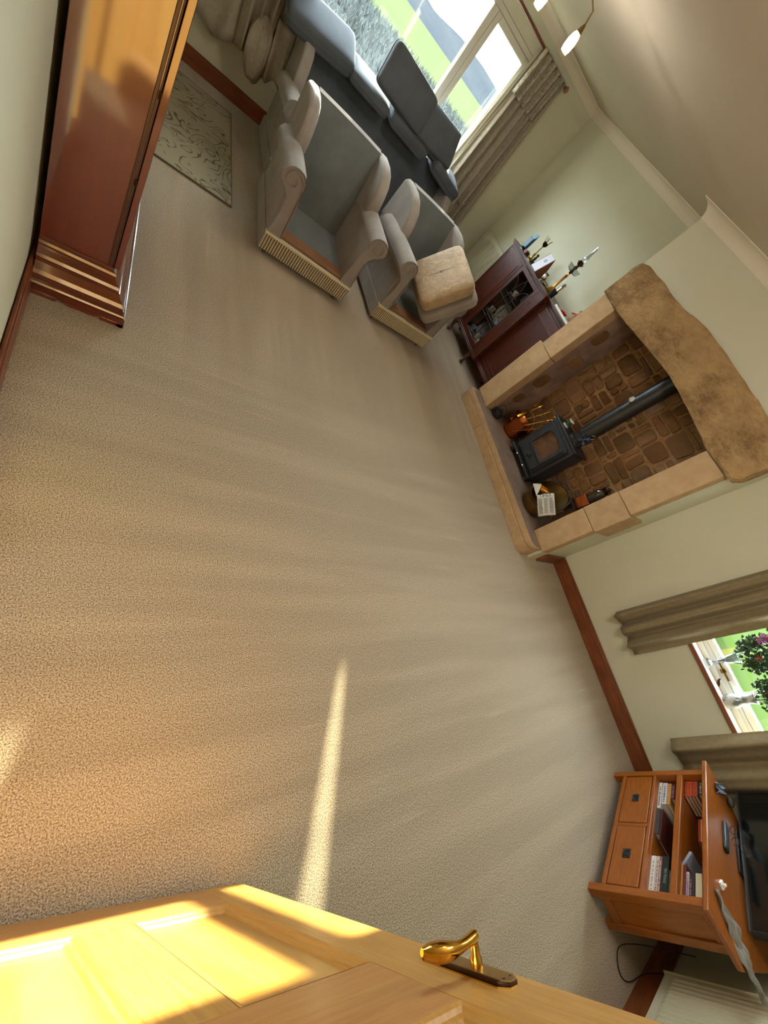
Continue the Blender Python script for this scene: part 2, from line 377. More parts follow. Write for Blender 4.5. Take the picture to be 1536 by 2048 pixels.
# ------------------------------------------------------------------ window 1 (far wall)
def empty(name, loc=(0, 0, 0), rz=0):
    o = bpy.data.objects.new(name, None); C.objects.link(o); o.location = loc; o.rotation_euler = (0, 0, rz); return o
w1 = struct(empty('window_1', ((WX0+WX1)/2, YF, WZ0)), 'large double window with a fixed pane and a narrow casement')
def at(o): return Matrix.Translation(o.location).inverted()
TT = at(w1); yb = YF+.005
b = MB(TT); b.box((WX0, yb, WZ0), (WX0+.06, yb+.07, WZ1)); b.box((WX1-.05, yb, WZ0), (WX1, yb+.07, WZ1)); b.box((WX0+.0602, yb, WZ0), (WX1-.0502, yb+.07, WZ0+.06)); b.box((WX0+.0602, yb, WZ1-.05), (WX1-.0502, yb+.07, WZ1))
b.build('window_frame', M_upvc, w1, bevel=.006)
MB(TT).box((2.40, yb-.006, WZ0+.0602), (2.4735, yb+.06, WZ1-.0502)).build('mullion', M_upvc, w1, bevel=.006)
b = MB(TT); x0, x1, z0, z1 = 2.475, WX1-.0515, WZ0+.0615, WZ1-.0515; s = .055; y0, y1 = yb-.012, yb+.05
b.box((x0, y0, z0), (x0+s, y1, z1)); b.box((x1-s, y0, z0), (x1, y1, z1)); b.box((x0+s+.0002, y0, z0), (x1-s-.0002, y1, z0+s)); b.box((x0+s+.0002, y0, z1-s), (x1-s-.0002, y1, z1))
b.build('casement', M_upvc, w1, bevel=.006)
MB(TT).box((WX0+.06, yb+.03, WZ0+.06), (2.40, yb+.036, WZ1-.05)).build('pane', M_glass, w1)
MB(TT).box((x0+s, yb+.03, z0+s), (x1-s, yb+.036, z1-s)).build('pane', M_glass, w1)
MB(TT).box((WX0-.04, YF-.07, WZ0-.03), (WX1+.04, YF+.004, WZ0)).build('window_sill', M_base_x, w1, bevel=.005)

# ------------------------------------------------------------------ window 2 (right wall)
w2 = struct(empty('window_2', (XW, (VY0+VY1)/2, VZ0)), 'small white window with a red-brown sill edge')
TT = at(w2); xb = XW+.15
b = MB(TT); fs = .07
b.box((xb, VY0, VZ0), (xb+.07, VY0+fs, VZ1)); b.box((xb, VY1-fs, VZ0), (xb+.07, VY1, VZ1)); b.box((xb, VY0+fs+.0002, VZ0), (xb+.07, VY1-fs-.0002, VZ0+fs)); b.box((xb, VY0+fs+.0002, VZ1-fs), (xb+.07, VY1-fs-.0002, VZ1))
b.box((xb-.02, VY0, VZ0), (xb, VY1, VZ0+.04))
b.build('window_frame', mat('white_frame_bright', '#dedcd6', .35), w2, bevel=.006)
b = MB(TT); s = .045; y0, y1, z0, z1 = VY0+fs, VY1-fs, VZ0+fs, VZ1-fs
y0 += .0015; y1 -= .0015; z0 += .0015; z1 -= .0015
b.box((xb-.012, y0, z0), (xb+.05, y0+s, z1)); b.box((xb-.012, y1-s, z0), (xb+.05, y1, z1)); b.box((xb-.012, y0+s+.0002, z0), (xb+.05, y1-s-.0002, z0+s)); b.box((xb-.012, y0+s+.0002, z1-s), (xb+.05, y1-s-.0002, z1))
b.build('casement', MATS['white_frame_bright'], w2, bevel=.006)
MB(TT).box((xb+.03, y0+s, z0+s), (xb+.036, y1-s, z1-s)).build('pane', M_glass, w2)
MB(TT).box((xb-.03, -.34, VZ0+.075), (xb-.012, -.20, VZ0+.09)).box((xb-.03, -.28, VZ0+.06), (xb-.012, -.25, VZ0+.10)).build('casement_handle', M_brassd, w2, bevel=.003)
MB(TT).box((XW-.022, VY0-.04, VZ0-.028), (XW-.002, VY1+.04, VZ0+.004)).build('sill_edge', M_base, w2, bevel=.005)
MB(TT).box((XW-.002, VY0, VZ0-.02), (xb, VY1, VZ0+.002)).build('window_sill', mat('sill_paint', '#cdbfae', .45), w2)

# ------------------------------------------------------------------ door 1 (open into the room beside the camera)
DC = Vector((0.693, -0.422, 0)); dv = Vector((-.97731, .21181, 0)); dn = Vector((.21181, .97731, 0))
Tm = Matrix.Identity(4)
for i in range(3): Tm[i][0] = dv[i]; Tm[i][1] = -dn[i]; Tm[i][2] = (0, 0, 1)[i]; Tm[i][3] = DC[i]
Tm[2][3] = .008
door = struct(empty('door_1')); door.matrix_world = Tm        # local: x to the hinge, y into the leaf, z up
door['label'] = 'open light oak panelled door with a brass lever handle'
DW, DHt, th = .84, 1.975, .044
def dpart(name, a, bb, m): return MB().box(a, bb).build(name, m, door, bevel=.0015)
dpart('stile', (0, 0, 0), (.128, th, DHt), M_oak); dpart('stile', (DW-.125, 0, 0), (DW, th, DHt), M_oak)
dpart('rail', (.128, 0, 0), (DW-.125, th, .222), M_oakh); dpart('rail', (.128, 0, .822), (DW-.125, th, 1.03), M_oakh); dpart('rail', (.128, 0, 1.86), (DW-.125, th, DHt), M_oakh)
dpart('muntin', (.366, 0, .222), (.479, th, .822), M_oak); dpart('muntin', (.366, 0, 1.03), (.479, th, 1.86), M_oak)
for (x0, x1) in ((.128, .366), (.479, .715)):
    for (z0, z1) in ((.222, .822), (1.03, 1.86)):
        raised = z0 > 1
        p = MB().box((x0, .014, z0), (x1, .030, z1))
        if raised:
            p.add([(x0+.05, .014, z0+.05), (x1-.05, .014, z0+.05), (x1-.05, .014, z1-.05), (x0+.05, .014, z1-.05),
                   (x0+.065, .006, z0+.065), (x1-.065, .006, z0+.065), (x1-.065, .006, z1-.065), (x0+.065, .006, z1-.065)],
                  [(4, 5, 6, 7), (0, 1, 5, 4), (1, 2, 6, 5), (2, 3, 7, 6), (3, 0, 4, 7)])
        p.build('panel', M_oakp, door)
        # bolection bead round the panel: two stepped, sloping mouldings
        f = MB()
        lv = [(0, .0), (.006, .002), (.010, .007), (.018, .008), (.024, .014)]
        for (a, d0), (c, d1) in zip(lv, lv[1:]):
            A = [(x0+a, d0, z0+a), (x1-a, d0, z0+a), (x1-a, d0, z1-a), (x0+a, d0, z1-a)]; B = [(x0+c, d1, z0+c), (x1-c, d1, z0+c), (x1-c, d1, z1-c), (x0+c, d1, z1-c)]
            f.add(A+B, [(i, (i+1) % 4, 4+(i+1) % 4, 4+i) for i in range(4)])
        f.build('bead', M_oak, door)
hn = empty('door_handle'); hn.parent = door
b = MB(); z0, z1, xc = .872, 1.062, .043
def oct_(hw, e): return [(xc-hw, z0+e), (xc-hw*.45, z0-.0), (xc+hw*.45, z0), (xc+hw, z0+e), (xc+hw, z1-e), (xc+hw*.45, z1), (xc-hw*.45, z1), (xc-hw, z1-e)]
b.prism(oct_(.021, .016), -.002, 0, 'y'); b.build('back_plate', M_brass, hn)
MB().prism(oct_(.020, .015), -.0075, -.002, 'y').build('plate_edge', M_bronze, hn, bevel=.001)
MB().prism(oct_(.016, .013), -.0085, -.0072, 'y').build('plate_face', mat('brushed_brass', (.38, .24, .07, 1), .35, 1), hn)
b = MB(); b.lathe([(.0095, 0), (.0095, -.012), (.0075, -.016), (.0062, -.034), (.0075, -.041)], (xc, -.007, .992), 14, 'y'); b.build('neck', M_gold, hn, smooth=True)
b = MB(); pts = []; zc = .992
for k in range(13):
    t = k/12; x = xc-.004+.118*t; z = zc + .012*math.sin(PI*t)*.5-.008*t; y = -.044+.006*math.sin(PI*t)-.0
    pts.append((x, y, z))
b.tube(pts, [.0078, .0085, .0080, .0078, .008, .0088, .0105, .0122, .0132, .0135, .0125, .010, .005], 12)
b.build('lever', M_gold, hn, smooth=True)
b = MB()
for (x, z) in ((xc-.008, z0+.012), (xc+.008, z0+.012), (xc-.008, z1-.012), (xc+.008, z1-.012)): b.lathe([(.0022, 0), (.0022, -.0006)], (x, -.0084, z), 8, 'y')
b.build('screws', M_bronze, hn)
# door lining
b = MB(); b.box((XL-.13, DJ0-.03, 0), (XL+.012, DJ0+.002, DH)); b.box((XL-.13, DJ1, 0), (XL+.012, DJ1+.03, DH)); b.box((XL-.13, DJ0-.03, DH-.03), (XL+.012, DJ1+.03, DH))
b.box((XL, DJ0-.10, 0), (XL+.016, DJ0-.03, DH+.06)); b.box((XL, DJ1+.03, 0), (XL+.016, DJ1+.10, DH+.06)); b.box((XL, DJ0-.10, DH), (XL+.016, DJ1+.10, DH+.07))
struct(b.build('trim_2', M_oak, bevel=.003), 'light oak door lining and architrave')
# ------------------------------------------------------------------ fireplace (stone surround, hearth, rubble back)
fp = thing('fireplace', (XB, (FY0+FY1)/2, 0), 'rustic sandstone fireplace with a thick rough lintel and a raised hearth', 'fireplace')
TT = at(fp)
HX, HZ = 3.325, .152      # hearth front, hearth top
def rounded_rect(x0, x1, y0, y1, r, n=6):
    pts = [(x1, y0), (x1, y1)]
    pts += [(x0+r-r*math.sin(a), y1-r+r*math.cos(a)) for a in [PI/2*k/n for k in range(n+1)]]
    pts += [(x0+r-r*math.cos(a), y0+r-r*math.sin(a)) for a in [PI/2*k/n for k in range(n+1)]]
    return pts
def rough(o, amt, scale, seed=0):
    """uneven hewn faces: move the vertices along a noise"""
    from mathutils import noise
    for v in o.data.vertices:
        p = v.co*scale + Vector((seed, seed*.7, seed*.3))
        v.co += noise.noise_vector(p)*amt
# lower kerb course (two stones) and nosing course (two stones)
for (y0, y1, r0, r1) in ((.985, 2.395, 1, 0), (2.40, 2.905, 0, 1)):
    for (z0, z1, dx) in ((0.0, .100, .0), (.102, HZ, .012)):
        pts = [(XB+.02, y0)] + ([(HX+dx+.09-.09*math.sin(a), y0+.09-.09*math.cos(a)) for a in [PI/2*k/6 for k in range(7)]] if r0 else [(HX+dx, y0)])
        pts += ([(HX+dx+.06-.06*math.cos(a), y1-.06+.06*math.sin(a)) for a in [PI/2*k/6 for k in range(7)]] if r1 else [(HX+dx, y1)]) + [(XB+.02, y1)]
        inner = .045 if z1 == HZ else 0
        o = MB(TT).prism(pts, z0, z1-(.004 if z1 == HZ else 0), 'z').build('kerb_stone', M_stone, fp, bevel=.004)
pts = rounded_rect(HX+.05, XB+.55, 1.0, 2.885, .06)
MB(TT).prism(pts, .10, HZ, 'z').build('hearth_slab', M_hearth, fp, bevel=.002)
# jamb blocks
def block(name, a, c, m=M_stone, bev=.006, amt=.0):
    return MB(TT).box(a, c).build(name, m, fp, bevel=bev)
for z0, z1, yo in ((HZ, .627, .952), (.630, .925, .935), (.928, 1.555, .950)):
    if z0 == .630:
        block('jamb_stone', (3.488, .934, z0), (3.79, 1.172, z1))
    else: block('jamb_stone', (3.488, yo, z0), (3.60, 1.170, z1))
for z0, z1, ya in ((HZ, .925, 2.93), (.929, 1.555, 2.885)):
    block('jamb_stone', (3.488, 2.668, z0), (3.60, ya, z1))
# lintel: thick slab with the hewn outline of the photograph
poly = [(2.905, 1.557), (2.90, 1.80), (2.878, 1.875), (2.80, 1.900), (2.68, 1.908), (2.55, 1.911), (2.40, 1.905), (2.277, 1.907), (2.18, 1.925), (2.096, 1.936), (1.95, 1.946), (1.80, 1.944), (1.65, 1.935), (1.527, 1.929), (1.36, 1.926), (1.202, 1.916), (1.05, 1.90), (.95, 1.86), (.885, 1.80), (.875, 1.70), (.892, 1.62), (.905, 1.560), (1.10, 1.556), (1.20, 1.556), (1.45, 1.585), (1.70, 1.603), (1.886, 1.608), (2.05, 1.60), (2.178, 1.590), (2.38, 1.574), (2.559, 1.558)]
from mathutils import noise as MN
def lintel():
    b = MB(TT); n = len(poly); cy, cz = 1.9, 1.76
    ys = sorted(set([p[0] for p in poly]))
    NU, NV = 70, 14
    top = sorted([p for p in poly if p[1] > 1.79 or p in poly[1:20]]); bot = sorted([p for p in poly if p[1] < 1.63])
    def interp(t, L):
        for (a, za), (c, zc) in zip(L, L[1:]):
            if a <= t <= c: return za+(zc-za)*(t-a)/(c-a+1e-9)
        return L[0][1] if t < L[0][0] else L[-1][1]
    def P(u, v, x):
        y = .885 + (2.898-.885)*u
        zt, zb = interp(y, top), interp(y, bot)
        z = zb+(zt-zb)*v
        q = Vector((y*4, z*5, x)); e = MN.noise(q*1.3)*.010 + MN.noise(q*4)*.006 + MN.noise(q*9)*.003
        edge = min(v, 1-v, u*5, (1-u)*5)
        rr = .02*max(0, 1-edge/.12)**2
        return (x-e+rr if x < 3.5 else x, y, z + (MN.noise(q*2+Vector((3, 1, 2)))*.008 if v in (0, 1) else 0))
    b.grid(lambda u, v: P(u, v, 3.445), NU, NV)
    # sides
    rim = [(i/NU, 0) for i in range(NU+1)] + [(1, j/NV) for j in range(1, NV+1)] + [(i/NU, 1) for i in range(NU-1, -1, -1)] + [(0, j/NV) for j in range(NV-1, 0, -1)]
    f = [P(u, v, 3.445) for u, v in rim]; g = [(3.60, p[1], p[2]) for p in f]; k = len(f)
    b.add(f+g, [(i, (i+1) % k, k+(i+1) % k, k+i) for i in range(k)])
    return b.build('lintel', M_lintel, fp, smooth=True)
lintel()
# firebox: side reveals, back mortar bed, individual rubble stones
BX = 4.005
M_reveal = mat('sooty_render', '#a38573', .9, col2='#927564', ns=6, bump=.15, bs=30, spec=.1, col3='#5b4a42', ns3=3, f3=.5)
MB(TT).box((BX, FY0-.02, HZ), (BX+.02, FY1+.02, 1.625)).build('mortar_bed', M_mortar, fp)
MB(TT).box((3.60, FY1, HZ), (BX, FY1+.02, 1.625)).build('reveal', M_reveal, fp)
MB(TT).box((3.60, FY0-.02, HZ), (BX, FY0, 1.625)).build('reveal', M_reveal, fp)
MB(TT).box((3.60, FY0-.02, 1.612), (BX, FY1+.02, 1.625)).build('flue_throat', M_iron, fp)
rs = random.Random(11)
def stone_piece(y0, y1, z0, z1, dep):
    n = 3; r = min(y1-y0, z1-z0)*.22
    j = lambda a=.010: rs.uniform(-a, a)
    cor = [(y0+j(), z0+j()), (y1+j(), z0+j()), (y1+j(), z1+j()), (y0+j(), z1+j())]
    pts = []
    for i in range(4):
        p = Vector(cor[i]); a = (Vector(cor[i-1])-p).normalized(); c = (Vector(cor[(i+1) % 4])-p).normalized()
        rr = r*rs.uniform(.4, 1.2)
        pts += [p+a*rr, p+(a+c)*rr*.28, p+c*rr]
    k = len(pts); ce = sum(pts, Vector((0, 0)))/k
    base = [(BX+.004, p.x, p.y) for p in pts]; mid = [(BX-dep*.75+j(.002), p.x, p.y) for p in pts]
    top = [(BX-dep+j(.004), ce.x+(p.x-ce.x)*.86, ce.y+(p.y-ce.y)*.86) for p in pts]
    b = MB(TT); b.add(base+mid+top, [(i, (i+1) % k, k+(i+1) % k, k+i) for i in range(k)]+[(k+i, k+(i+1) % k, 2*k+(i+1) % k, 2*k+i) for i in range(k)]+[tuple(range(2*k, 3*k))])
    return b.build('stone', M_rubble, fp, smooth=True)
z = HZ+.005
while z < 1.55:
    h = rs.choice([.075, .10, .13, .15, .17]); y = FY0+.004
    if z+h > 1.60: h = 1.605-z
    while y < FY1-.02:
        w = rs.choice([.07, .11, .14, .19, .24])
        if FY1-.006-(y+w) < .07: w = FY1-.006-y
        g = .014
        if h > .12 and rs.random() < .35:
            s_ = rs.uniform(.38, .62)*h
            stone_piece(y+g, y+w-g, z+g*.8, z+s_-g*.6, rs.uniform(.012, .03)); stone_piece(y+g, y+w-g, z+s_+g*.6, z+h-g*.8, rs.uniform(.012, .03))
        else: stone_piece(y+g, y+w-g, z+g*.8, z+h-g*.8, rs.uniform(.012, .034))
        y += w
    z += h
# stones of the left reveal (only a few show through the smooth render)
for (x0, x1, z0, z1) in ((3.66, 3.80, .36, .50), (3.63, 3.82, .62, .80), (3.70, 3.92, .98, 1.12), (3.64, 3.80, 1.25, 1.42)):
    b = MB(TT); cx, cz = (x0+x1)/2, (z0+z1)/2; k = 10
    ring = [(cx+(x1-x0)/2*math.copysign(abs(math.cos(a))**.6, math.cos(a)), cz+(z1-z0)/2*math.copysign(abs(math.sin(a))**.6, math.sin(a))) for a in [2*PI*i/k for i in range(k)]]
    b.add([(x, FY1+.004, q) for x, q in ring]+[(cx+(x-cx)*.85, FY1-.010, cz+(q-cz)*.85) for x, q in ring], [(i, (i+1) % k, k+(i+1) % k, k+i) for i in range(k)]+[tuple(range(k, 2*k))])
    b.build('stone', M_rubble, fp, smooth=True)

# ------------------------------------------------------------------ wood burning stove
st = thing('wood_stove', (3.73, 1.97, HZ), 'small black cast iron stove standing on the hearth', 'stove')
TT = at(st); sy0, sy1, sx0, sx1, sz0, sz1 = 1.755, 2.195, 3.70, 3.93, .235, .700
M_irong = mat('stove_iron', (.022, .026, .030, 1), .42, col2=(.03, .034, .038, 1), ns=30, spec=.5)
MB(TT).box((sx0, sy0, sz0), (sx1, sy1, sz1)).build('body', M_irong, st, bevel=.008)
b = MB(TT); b.box((sx0-.018, sy0-.015, sz1), (sx1+.01, sy1+.015, sz1+.022)); b.build('top_plate', M_irong, st, bevel=.006)
b = MB(TT); b.box((sx0-.06, sy0-.012, HZ+.06), (sx1, sy1+.012, sz0)); b.build('ash_ledge', M_iron, st, bevel=.006)
for (x, y) in ((sx0+.02, sy0+.03), (sx0+.02, sy1-.03), (sx1-.03, sy0+.03), (sx1-.03, sy1-.03)):
    MB(TT).prism([(x-.03, y-.025), (x+.03, y-.025), (x+.03, y+.025), (x-.03, y+.025)], HZ, HZ+.062, 'z').build('leg', M_iron, st, bevel=.006)
# door with arched window
y0, y1, z0, z1 = 1.79, 2.16, .265, .665
def arch(y0, y1, z0, z1, r, n=6):
    return [(y0, z0), (y1, z0), (y1, z1-r)] + [(y1-r+r*math.cos(a), z1-r+r*math.sin(a)) for a in [PI/2*k/n for k in range(1, n)]] + [(y1-r, z1), (y0+r, z1)] + [(y0+r-r*math.sin(a), z1-r+r*math.cos(a)) for a in [PI/2*k/n for k in range(1, n)]] + [(y0, z1-r)]
outer = arch(y0, y1, z0, z1, .03); inner = arch(y0+.065, y1-.065, z0+.13, z1-.045, .055)
b = MB(TT); k = len(outer)
for xf in (sx0-.030,):
    b.add([(xf, *p) for p in outer]+[(xf, *p) for p in inner]+[(sx0+.002, *p) for p in outer]+[(sx0-.006, *p) for p in inner],
          [(i, (i+1) % k, k+(i+1) % k, k+i) for i in range(k)]+[(i, 2*k+i, 2*k+(i+1) % k, (i+1) % k) for i in range(k)]+[(k+i, k+(i+1) % k, 3*k+(i+1) % k, 3*k+i) for i in range(k)])
dr = b.build('stove_door', M_irong, st, bevel=.003)
MB(TT).prism(inner, sx0-.012, sx0-.006, 'x').build('window_pane', mat('sooty_glass', (.16, .07, .035, 1), .15, spec=.6, col2=(.07, .035, .02, 1), ns=9), dr)
b = MB(TT); b.lathe([(.024, 0), (.024, -.010), (.010, -.012), (.010, -.024), (.017, -.028), (.010, -.034)], (sx0-.030, (y0+y1)/2, z0+.055), 16, 'x'); b.build('air_wheel', M_iron, dr, smooth=True)
b = MB(TT); b.box((sx0-.043, y0+.02, z0+.005), (sx0-.030, y0+.035, z1-.03)); b.box((sx0-.04, y0+.05, z0+.105), (sx0-.03, y1-.05, z0+.115)); b.build('door_rib', M_iron, dr, bevel=.002)
b = MB(TT)
b.lathe([(.006, 0), (.006, -.05), (.011, -.06), (.006, -.075)], (sx0-.03, y1-.012, .50), 10, 'x'); b.build('door_knob', M_chrome, dr, smooth=True)
b = MB(TT); [b.lathe([(.010, 0), (.012, -.008), (.004, -.016)], (sx0-.06, yy, HZ+.072), 10, 'x') for yy in (1.90, 2.05)]; b.build('ash_knobs', M_chrome, st, smooth=True)
# flue
fy, fx = 1.935, 3.835
b = MB(TT); b.lathe([(.085, sz1+.022), (.085, sz1+.05), (.066, sz1+.055), (.066, sz1+.11), (.078, sz1+.115), (.078, 1.61)], (fx, fy, 0), 28); b.build('flue_pipe', M_flue, st, smooth=True)
b = MB(TT); b.lathe([(.027, 0), (.027, -.012), (.020, -.013), (.019, -.006)], (fx-.074, fy+.03, 1.30), 18, 'x'); b.build('flue_gauge', M_chrome, st, smooth=True)
# things on the stove top
spool = thing('thermometer_reel', (3.765, 2.10, sz1+.022), 'white reel with a green core standing on the stove top', 'reel'); TT = at(spool); z0 = sz1+.022
b = MB(TT); b.lathe([(.0, .0), (.034, .0), (.034, .010), (.016, .014), (.016, .062), (.034, .066), (.034, .076), (0, .076)], (3.765, 2.10, z0), 20); b.build('reel', M_white, spool, smooth=True)
MB(TT).lathe([(.022, .016), (.022, .058)], (3.765, 2.10, z0), 16).build('green_thread', mat('green_thread', '#1e4a2c', .8), spool, smooth=True)
fan = thing('stove_fan', (3.77, 1.85, z0), 'black wire and blade stove fan beside the flue', 'fan'); TT = at(fan)
b = MB(TT); b.box((3.745, 1.825, z0), (3.795, 1.875, z0+.008)); b.box((3.760, 1.842, z0+.008), (3.780, 1.858, z0+.10)); b.build('stand', M_iron, fan, bevel=.002)
b = MB(TT)
for k in range(9): b.box((3.765, 1.815+k*.008, z0+.075), (3.80, 1.817+k*.008, z0+.135))
b.box((3.765, 1.815, z0+.068), (3.80, 1.882, z0+.076)); b.build('cooling_fins', mat('anodised_grey', (.10, .10, .11, 1), .4, .7), fan)
b = MB(TT)
for k in range(4):
    a = k*PI/2+.5; c_, s_ = math.cos(a), math.sin(a); ctr = (3.738, 1.85, z0+.10)
    q = [(0, .008*s_, .008*c_), (-.008, .05*c_-.02*s_, .05*s_+.02*c_), (-.002, .055*c_+.014*s_, .055*s_-.014*c_)]
    b.add([tuple(ctr[i]+p[i] for i in range(3)) for p in q], [(0, 1, 2)])
b.build('blade', mat('blade_blue', '#3b4a66', .35, .5), fan, solid=.0015)
b = MB(TT); b.tube([(3.75, 1.83, z0+.03), (3.715, 1.815, z0+.03), (3.69, 1.80, z0+.01)], .0025); b.tube([(3.79, 1.84, z0+.14), (3.80, 1.83, z0+.165), (3.785, 1.845, z0+.185), (3.77, 1.86, z0+.165)], .0022)
b.build('carry_wire', M_chrome, fan)

# ------------------------------------------------------------------ hearth accessories
# coal scuttle of copper holding brass fire irons
sc = thing('copper_scuttle', (3.80, 2.43, HZ), 'copper coal scuttle with brass fittings left of the stove', 'scuttle'); TT = at(sc)
cx, cy = 3.78, 2.42
def oval(mb, prof, c, sx=1, sy=1, seg=24):
    n0 = len(mb.v); mb.lathe(prof, (0, 0, 0), seg, cap=False)
    iv = mb.T.inverted()
    for i in range(n0, len(mb.v)):
        p = iv @ Vector(mb.v[i]); mb.v[i] = tuple(mb.T @ Vector((c[0]+p.x*sx, c[1]+p.y*sy, c[2]+p.z)))
    return mb
oval(MB(TT), [(0, .02), (.09, .02), (.12, .06), (.135, .14), (.140, .20), (.150, .215), (.144, .215), (.132, .19), (.110, .07), (0, .05)], (cx, cy, HZ), .85, 1.0).build('bowl', M_copper, sc, smooth=True)
oval(MB(TT), [(.0, 0), (.085, 0), (.09, .012), (.07, .022), (0, .022)], (cx, cy, HZ), .85, 1).build('foot_ring', M_brass, sc, smooth=True)
b = MB(TT); b.tube([(cx, cy-.145+.0*k, HZ+.20) if False else (cx-.0, cy+.142*math.cos(a), HZ+.20+.13*math.sin(a)) for k, a in enumerate([PI*q/12 for q in range(13)])], .005); b.build('bail_handle', M_brass, sc, smooth=True)
irons = [((3.70, 2.36, .30), (3.80, 2.26, .62), 'fire_tongs'), ((3.69, 2.42, .28), (3.82, 2.36, .64), 'fire_poker'), ((3.68, 2.47, .28), (3.86, 2.50, .60), 'fire_brush'), ((3.68, 2.33, .25), (3.79, 2.20, .56), 'fire_shovel'), ((3.72, 2.50, .27), (3.90, 2.58, .56), 'toasting_fork')]
labs = ['brass fire tongs with a ring end leaning in the copper scuttle', 'thin brass poker standing upright in the copper scuttle', 'stout brass hearth brush lying in the copper scuttle', 'brass shovel leaning nearest the stove door', 'brass toasting fork at the wall side of the copper scuttle']
for (p, q, nm), lb in zip(irons, labs):
    t = thing(nm, p, lb, 'fire iron', group=None); TT = at(t); p, q = Vector(p), Vector(q); d = q-p
    b = MB(TT); b.tube([p+d*s_ for s_ in (0, .2, .4, .6, .8, .86)], [.004, .004, .004, .004, .005, .006]); b.build('shaft', M_brass, t, smooth=True)
    b = MB(TT); e = p+d*.86; b.tube([p+d*s_ for s_ in (.80, .84, .9, .95, 1.0)], [.005, .010, .008, .011, .004], 10); b.build('grip', M_gold, t, smooth=True)
    if nm == 'fire_brush': MB(TT).tube([p+d*s_ for s_ in (.0, .1, .3, .5, .55)], [.018, .024, .024, .018, .006], 12).build('brush_head', M_gold, t, smooth=True)
    if nm == 'fire_tongs': MB(TT).tube([q+Vector((.0, .02*math.cos(a), .02*math.sin(a)+.02)) for a in [2*PI*k/12 for k in range(12)]], .0045, closed=True).build('ring', M_gold, t, smooth=True)
    if nm == 'fire_shovel': MB(TT).tube([q+Vector((.0, .014*math.cos(a), .014*math.sin(a)+.012)) for a in [2*PI*k/10 for k in range(10)]], .003, closed=True).build('ring', M_gold, t, smooth=True)
# black cast-iron trivet/boot shape at the left jamb
kt = thing('iron_kettle', (3.60, 2.62, HZ), 'small black cast iron kettle by the left jamb', 'kettle'); TT = at(kt)
oval(MB(TT), [(0, .0), (.05, .004), (.066, .03), (.062, .065), (.038, .085), (.030, .088), (0, .095)], (3.62, 2.60, HZ)).build('body', M_iron, kt, smooth=True)
MB(TT).tube([(3.56, 2.60, HZ+.05), (3.53, 2.60, HZ+.075), (3.515, 2.60, HZ+.095)], [.012, .009, .008]).build('spout', M_iron, kt, smooth=True)
MB(TT).tube([(3.62, 2.60+.05*math.cos(a), HZ+.085+.07*math.sin(a)) for a in [PI*q/10 for q in range(11)]], .004).build('handle', M_iron, kt, smooth=True)
MB(TT).lathe([(.010, 0), (.006, .010), (.010, .018), (0, .024)], (3.62, 2.60, HZ+.093), 10).build('lid_knob', M_iron, kt, smooth=True)
fg = thing('hedgehog_ornament', (3.545, 2.72, HZ), 'tiny brown rounded ornament at the foot of the left jamb', 'ornament'); TT = at(fg)
MB(TT).ball((3.545, 2.70, HZ+.022), .026, 12, 8, (.8, 1.2, .85)).build('body', mat('brown_clay', '#7a553c', .7), fg, smooth=True)
MB(TT).ball((3.535, 2.675, HZ+.018), .011, 8, 6).build('snout', MATS['brown_clay'], fg, smooth=True)
# brass bucket with a newspaper and kindling
bk = thing('brass_bucket', (3.60, 1.44, HZ), 'round dull brass bucket with a wire bail right of the stove', 'bucket'); TT = at(bk)
BC = (3.60, 1.45, HZ)
o = oval(MB(TT), [(0, .0), (.118, .0), (.134, .014), (.150, .08), (.158, .16), (.160, .195), (.164, .200), (.164, .206), (.156, .206), (.150, .16), (.142, .08), (.124, .02), (0, .016)], BC, 1, 1, 32).build('pail', M_brassd, bk, smooth=True)
for v in o.data.vertices:      # helmet-shaped: the rim rises towards the back
    h = v.co.z
    if h-(HZ-bk.location.z) > .03: v.co.z += (v.co.x-(BC[0]-bk.location.x)+.03)*.62*((h-(HZ-bk.location.z)-.03)/.17)
b = MB(TT)
b.tube([(BC[0]+.02+.11*math.sin(a), BC[1]+.162*math.cos(a), HZ+.22+.15*math.sin(a)) for a in [PI*q/18 for q in range(19)]], .0035); b.build('bail_handle', M_iron, bk, smooth=True)
MB(TT).lathe([(.012, 0), (.012, -.006), (.006, -.010)], (BC[0]+.02, BC[1]-.157, HZ+.215), 10, 'y').build('ear', M_brass, bk, smooth=True)
MB(TT).lathe([(.012, 0), (.012, .006), (.006, .010)], (BC[0]+.02, BC[1]+.157, HZ+.215), 10, 'y').build('ear', M_brass, bk, smooth=True)
np_ = thing('newspaper', (3.50, 1.40, HZ+.16), 'folded newspaper with a printed masthead hanging over the rim of the brass bucket', 'newspaper'); TT = at(np_)
M_paper = mat('newsprint', '#cfcabd', .8); M_ink = mat('print_ink', '#2b2a2a', .8); M_inkc = mat('print_grey', '#77716a', .8)
wv = Vector((.28, -.28, .92)).normalized(); hv = Vector((.10, .955, .28)); hv = (hv-wv*hv.dot(wv)).normalized(); nv = wv.cross(hv)
Pm = Matrix.Identity(4); o0 = Vector((3.475, 1.455, .318))
for i in range(3): Pm[i][0] = wv[i]; Pm[i][1] = hv[i]; Pm[i][2] = nv[i]; Pm[i][3] = o0[i]
PW, PH = .150, .205
def page(u, v, off):
    return tuple(TT @ Pm @ Vector((u*PW-.01, -PH+v*(PH+.005), off+.010*math.sin(u*PI)+.004*math.sin(v*5))))
b = MB()
for off in (0, -.004, -.008): b.grid(lambda u, v, o_=off: page(u, v, o_), 8, 8)
b.build('pages', M_paper, np_, smooth=True, solid=.0012)
add_text('masthead', 'TIMES', .040, M_ink, TT @ Pm @ Matrix.Translation((PW*.5-.01, -.016, .0165)), np_, extrude=.0006)
b = MB(TT @ Pm); rr = random.Random(3)
